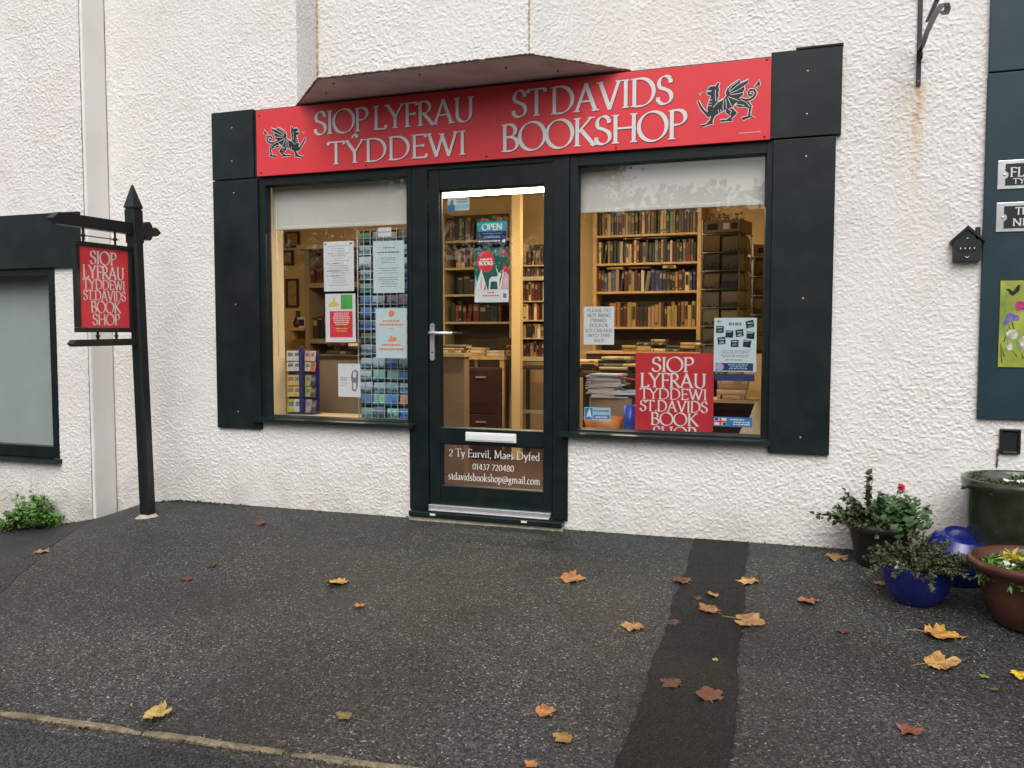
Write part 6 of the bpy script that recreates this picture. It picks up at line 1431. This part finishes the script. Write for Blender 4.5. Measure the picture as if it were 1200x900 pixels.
# moss, litter and loose grit: nobody could count them
def stuff(name, mb, m_, label, cat):
    o = mb.build(name, m_, None, (0, 0, 0)); tag(o, label, cat, None, 'stuff'); return o
mb = MB()
for i in range(900):
    px = random.choice([random.uniform(188, 300), random.uniform(60, 118), random.uniform(188, 660), random.uniform(660, 1000), random.uniform(188, 260)])
    x = W(px, 600, 0).x; 
    if -2.46 < x < -1.44: continue
    y = (-abs(random.gauss(0, .025)) - .012) - (D if x < -4.93 else 0); p = Vector((x, y, float(gz(x, y)) + random.uniform(0, .007))); s_ = random.uniform(.003, .010)
    mb.add([p + rv(s_) for _ in range(4)], [(0, 1, 2), (0, 2, 3)])
for i in range(700):
    x = random.uniform(-2.9, -.9); y = kerb_y(x) + random.choice((random.gauss(.026, .006), random.gauss(-.022, .003))); p = Vector((x, y, float(gz(x, y)) + random.uniform(.004, .010))); s_ = random.uniform(.002, .006)
    mb.add([p + rv(s_) for _ in range(4)], [(0, 1, 2), (0, 2, 3)])
stuff('moss_and_litter', mb, M['moss'], 'brown moss and leaf litter along the foot of the wall and the kerb', 'litter')
mb = MB()
for i in range(700):
    x = random.uniform(-4.6, 1.2); y = -random.uniform(.02, 2.4); s_ = random.choice([.0015, .002, .0025, .0035]); p = Vector((x, y, float(gz(x, y)) + s_ * .4)); 
    a = [p + Vector((s_ * math.cos(t_ + .3), s_ * math.sin(t_ + .3), random.uniform(-.3, .3) * s_)) for t_ in (0, 1.5, 3.1, 4.6)]; mb.add(a + [p + Vector((0, 0, s_ * .8))], [(0, 1, 4), (1, 2, 4), (2, 3, 4), (3, 0, 4)])
stuff('loose_grit', mb, M['grit'], 'pale grit scattered over the tarmac forecourt', 'grit')

# ------------------------------------------------ fallen leaves
def leafmat():
    m = bpy.data.materials.new('fallen_leaf'); m.use_nodes = True; n = m.node_tree.nodes; l = m.node_tree.links; b = n['Principled BSDF']
    tc = n.new('ShaderNodeTexCoord'); oi = n.new('ShaderNodeObjectInfo'); nz = n.new('ShaderNodeTexNoise'); nz.inputs['Scale'].default_value = 38; nz.inputs['Detail'].default_value = 6; l.new(tc.outputs['Object'], nz.inputs['Vector'])
    mr = n.new('ShaderNodeMapRange'); mr.inputs[1].default_value = .38; mr.inputs[2].default_value = .72; l.new(nz.outputs['Fac'], mr.inputs[0])
    mx = n.new('ShaderNodeMix'); mx.data_type = 'RGBA'; l.new(mr.outputs[0], mx.inputs[0]); l.new(oi.outputs['Color'], mx.inputs[6]); mx.inputs[7].default_value = (.16, .06, .02, 1)
    ml = n.new('ShaderNodeMath'); ml.operation = 'MULTIPLY'; ml.inputs[1].default_value = .75; l.new(mr.outputs[0], ml.inputs[0]); l.new(ml.outputs[0], mx.inputs[0])
    l.new(mx.outputs[2], b.inputs['Base Color']); b.inputs['Roughness'].default_value = .5; return m
M['leaf'] = leafmat(); M['leafstem'] = mat('leaf_stalk', (.36, .22, .09), .6)
HALF = [(0, -.40), (.12, -.46), (.26, -.44), (.34, -.36), (.50, -.38), (.50, -.26), (.62, -.18), (.50, -.06), (.58, .02), (.72, .08), (.66, .18), (.74, .34), (.56, .36), (.50, .46), (.36, .40), (.30, .44), (.32, .58), (.20, .64), (.16, .76), (0, .92)]
def leaf(px, py, wpx, col, label, rot=0, curl=.3, stem=None, asp=1.0):
    g = G(px, py); dist = (g - CAM).dot(_f2); s = wpx / FPX * dist / 1.34; curl *= random.uniform(.3, .9)
    mb = MB(); k = random.uniform(.85, 1.1); wl_ = random.uniform(.75, 1.1); out = [(x * random.uniform(.85, 1.12) * wl_, y * asp + random.uniform(-.05, .05)) for x, y in HALF] + [(-x * random.uniform(.85, 1.1), y * asp + random.uniform(-.03, .03)) for x, y in HALF[-2:0:-1]]
    def Z(x, y, edge): return (curl * (x * x * .55 + .25 * y * y) + .07 * math.sin(x * 9 + y * 5 + px) * edge + random.uniform(-.02, .04) * edge) + .02
    cr = [(0, -.35), (0, 0), (0, .45)]
    n = len(out); vs = [(x, y, Z(x, y, 1)) for x, y in out] + [(x * .5, y * .55, Z(x * .5, y * .5, .5)) for x, y in out] + [(0, 0, .0)]
    fs = [(i, (i + 1) % n, n + (i + 1) % n, n + i) for i in range(n)] + [(n + i, n + (i + 1) % n, 2 * n) for i in range(n)]
    mt = Matrix.Translation((g.x, g.y, float(gz(g.x, g.y)) + .006)) @ Matrix.Rotation(R(random.uniform(-6, 8)), 4, 'X') @ Matrix.Rotation(R(random.uniform(-7, 7)), 4, 'Y') @ Matrix.Rotation(R(rot), 4, 'Z') @ Matrix.Diagonal((s, s, s, 1))
    mb.add([mt @ Vector(v) for v in vs], fs, 0, False)
    if stem is None: stem = random.uniform(.5, 1.0)
    if stem: mb.tube([mt @ Vector(q) for q in ((0, -.1, .03), (0, -.42, .05), (.06 * stem, -.42 - stem * .5, .06), (.14 * stem, -.42 - stem, .03))], [.012 * s, .016 * s, .014 * s, .018 * s], 5, 1)
    o = mb.build('fallen_leaf', [M['leaf'], M['leafstem']], None, (g.x, g.y, g.z)); o.color = (*col, 1); tag(o, label, 'leaf', 'fallen maple leaves on the tarmac'); return o
Y_, O_, T_, B_, K_ = (.60, .36, .07), (.48, .20, .07), (.44, .25, .10), (.12, .045, .022), (.045, .025, .018)
leaf(397, 684, 26, Y_, 'bright yellow leaf left of centre on the tarmac, in front of the left window', 80, .25, .2)
leaf(421, 711, 15, O_, 'small orange folded leaf just below the bright yellow leaf in front of the left window', 200, .9, .6)
leaf(667, 680, 29, O_, 'orange leaf with its stalk to the left, below the right side of the door', -75, .4, .8)
leaf(741, 735, 26, T_, 'tan leaf with stalk pointing up, left of the patched trench', 185, .35, 1.1)
leaf(800, 683, 24, B_, 'dark brown curled leaf on the left edge of the trench near the wall', 40, .8, .5)
leaf(836, 699, 17, T_, 'small tan curled leaf on the trench, third from the wall', 30, .8, .3)
leaf(818, 703, 9, B_, 'tiny brown leaf scrap on the trench beside the small tan leaf', 0, .6, 0)
leaf(833, 717, 26, (.36, .17, .06), 'brown-orange curled leaf lying across the middle of the trench', 60, .8, .3)
leaf(873, 729, 38, T_, 'large tan leaf with a long stalk at the right edge of the trench', -110, .3, 1.1)
leaf(878, 682, 24, (.58, .34, .10), 'yellow-tan leaf with a thin stalk right of the trench near the wall', 170, .35, .7)
leaf(982, 654, 25, T_, 'orange-tan leaf close to the wall, left of the black pot', 160, .4, .9)
leaf(1034, 685, 16, T_, 'small tan leaf half under the left side of the front blue bowl', 100, .5, .2)
leaf(1133, 685, 22, (.20, .15, .05), 'olive brown leaf between the blue bowl and the brown bowl', 60, .3, .3)
leaf(945, 705, 27, (.38, .15, .055), 'rusty brown spread leaf between the trench and the pots', 200, .3, .3)
leaf(987, 742, 15, (.10, .02, .03), 'small dark red leaf in front of the gap between trench and pots', 0, .6, .2)
leaf(1101, 746, 46, (.60, .33, .07), 'large golden leaf with its stalk to the left, in front of the blue bowl', -80, .4, .7)
leaf(1099, 779, 40, (.56, .34, .10), 'pale yellow leaf below the large golden leaf', -75, .5, .9)
leaf(1197, 793, 22, (.72, .50, .03), 'bright yellow leaf cut by the right edge of the photo', 150, .3, .2)
leaf(1068, 857, 32, (.20, .06, .04), 'reddish brown leaf at the lower right of the tarmac', 150, .2, .2)
leaf(831, 818, 33, B_, 'dark brown curled leaf low on the right edge of the trench', 20, .6, .2)
leaf(788, 803, 25, (.09, .035, .025), 'dark reddish leaf lying flat at the left edge of the trench', 70, .1, .2)
leaf(637, 837, 27, O_, 'orange leaf with a thin stalk, low in the middle of the tarmac', -60, .8, 1.0)
leaf(662, 868, 25, (.34, .20, .05), 'olive gold leaf below the low orange leaf', 80, .5, .2)
leaf(181, 841, 34, (.52, .36, .10), 'narrow yellow folded leaf just above the kerb', -70, 1.3, .4)
leaf(405, 842, 19, (.20, .17, .06), 'olive leaf with a long reddish stalk lying above the kerb', 90, .4, 2.2)
leaf(305, 615, 14, (.16, .06, .03), 'small brown leaf near the wall under the left window', 0, .8, .3)
leaf(48, 648, 18, T_, 'small tan leaf at the far left in front of the green weed', 0, .4, .5)
leaf(248, 664, 14, (.06, .035, .025), 'small dark curled leaf right of the sign post', 0, .8, .3)
leaf(219, 680, 14, (.12, .035, .03), 'small reddish leaf in front of the sign post', 30, .4, .2)
leaf(100, 853, 16, (.30, .13, .07), 'pinkish brown leaf on the road side of the kerb', 80, .4, .2)
leaf(625, 898, 18, O_, 'orange leaf at the bottom edge of the photo below the door', 80, .4, .2)
leaf(790, 731, 16, (.06, .03, .03), 'very dark flat leaf on the left edge of the trench', 80, .2, .1)
leaf(1154, 795, 11, (.14, .26, .04), 'small green leaf scrap right of the pale yellow leaf', 0, .4, .1)
leaf(1166, 810, 10, (.07, .11, .03), 'small dull green scrap below the green scrap', 0, .4, .1)
leaf(838, 775, 7, (.30, .34, .08), 'tiny pale green scrap in the middle of the trench', 0, .2, 0)
leaf(703, 670, 7, (.03, .02, .02), 'tiny black scrap near the wall left of the trench', 0, .5, 0)

# ------------------------------------------------ across the road, seen only in the glass
def tree(cx_, cy_, hgt, rad, label):
    z = -.5; t = thing('street_tree', label, 'tree', (cx_, cy_, z)); mb = MB(); tips = []
    def limb(p, d, L, r, lev):
        pts = [p]; dd = d
        for i in range(5): dd = (dd + rv(.13)).normalized(); pts.append(pts[-1] + dd * L / 5)
        mb.tube(pts, [r * (1 - .12 * i) for i in range(6)], 7)
        if lev == 0: tips.append(pts[-1]); tips.append(pts[3]); return
        for k in range(5): limb(pts[random.choice((3, 4, 5))], (dd + rv(.75) + Vector((0, 0, .1))).normalized(), L * .62, r * .42, lev - 1)
    limb(Vector((cx_, cy_, z)), Vector((0, 0, 1)), hgt * .42, .2, 3); mb.build('trunk', M['bark'], t)
    mb = MB()
    for q in tips:
        for k in range(40): p = q + Vector((random.gauss(0, .38), random.gauss(0, .38), random.gauss(0, .3))); leafshape(mb, p, rv(1), rv(1) + Vector((0, 0, .5)), random.uniform(.10, .16), .055)
    mb.build('crown', M['crown'], t)
tree(-14, -15, 8.5, 3, 'broad street tree across the road, reflected in the left window')
tree(-10.5, -15.5, 8, 3, 'second street tree across the road, beside the broad one')
tree(-6.5, -16, 8.5, 3, 'street tree across the road, reflected in the left part of the right window')
tree(3.5, -19, 8, 3, 'street tree across the road to the right, behind the photographer')
mb = MB()
for i in range(16000):
    x = random.uniform(-30, 22); p = Vector((x, -14 + random.gauss(0, .35), random.uniform(-.4, 3.1 + .5 * math.sin(x * 1.3) + .3 * math.sin(x * 3.1)))); leafshape(mb, p, rv(1), rv(1), .2, .1)
mb.box((-30, -14.35, -1), (22, -13.85, 2.7)); mb.box((-6, -14.30, 2.5), (22, -13.9, 3.7))  # solid cores added to keep bright sky out of the glass
for i in range(7000): leafshape(mb, Vector((random.uniform(-7, 22), -14 + random.gauss(0, .3), random.uniform(2.6, 4.2))), rv(1), rv(1), .2, .1)
o = mb.build('hedge', M['hedge'], None, (-4, -14, -.5)); tag(o, 'long tall hedge added across the road to darken the window reflections', 'hedge')
tag(bx('garden_wall', (-30, -13.4, -1), (22, -13.2, .7), mat('grey_garden_wall', (.14, .13, .12), .9, var=.3, scale=4, bump=.5)), 'low grey garden wall in front of the hedge across the road', 'wall')

# each of the books, cards and magazines that share a description gets its own place in it
ORD = ['first', 'second', 'third', 'fourth', 'fifth', 'sixth', 'seventh', 'eighth', 'ninth', 'tenth', 'eleventh', 'twelfth', 'thirteenth', 'fourteenth', 'fifteenth', 'sixteenth', 'seventeenth', 'eighteenth', 'nineteenth', 'twentieth']
same = {}
for o in S.objects:
    if o.parent is None and 'label' in o and o.get('category') in ('book', 'postcard', 'card', 'magazine'): same.setdefault(o['label'], []).append(o)
for lb, os_ in same.items():
    if len(os_) < 2: continue
    up = os_[0]['category'] in ('postcard', 'magazine')
    os_.sort(key=lambda o: o.location.z if up else (round(o.location.x, 2), o.location.z))
    for i, o in enumerate(os_):
        if i < len(ORD): o['label'] = ((ORD[i] + ' lowest ') if i else 'lowest ') + lb if up else ORD[i] + ' from left, ' + lb
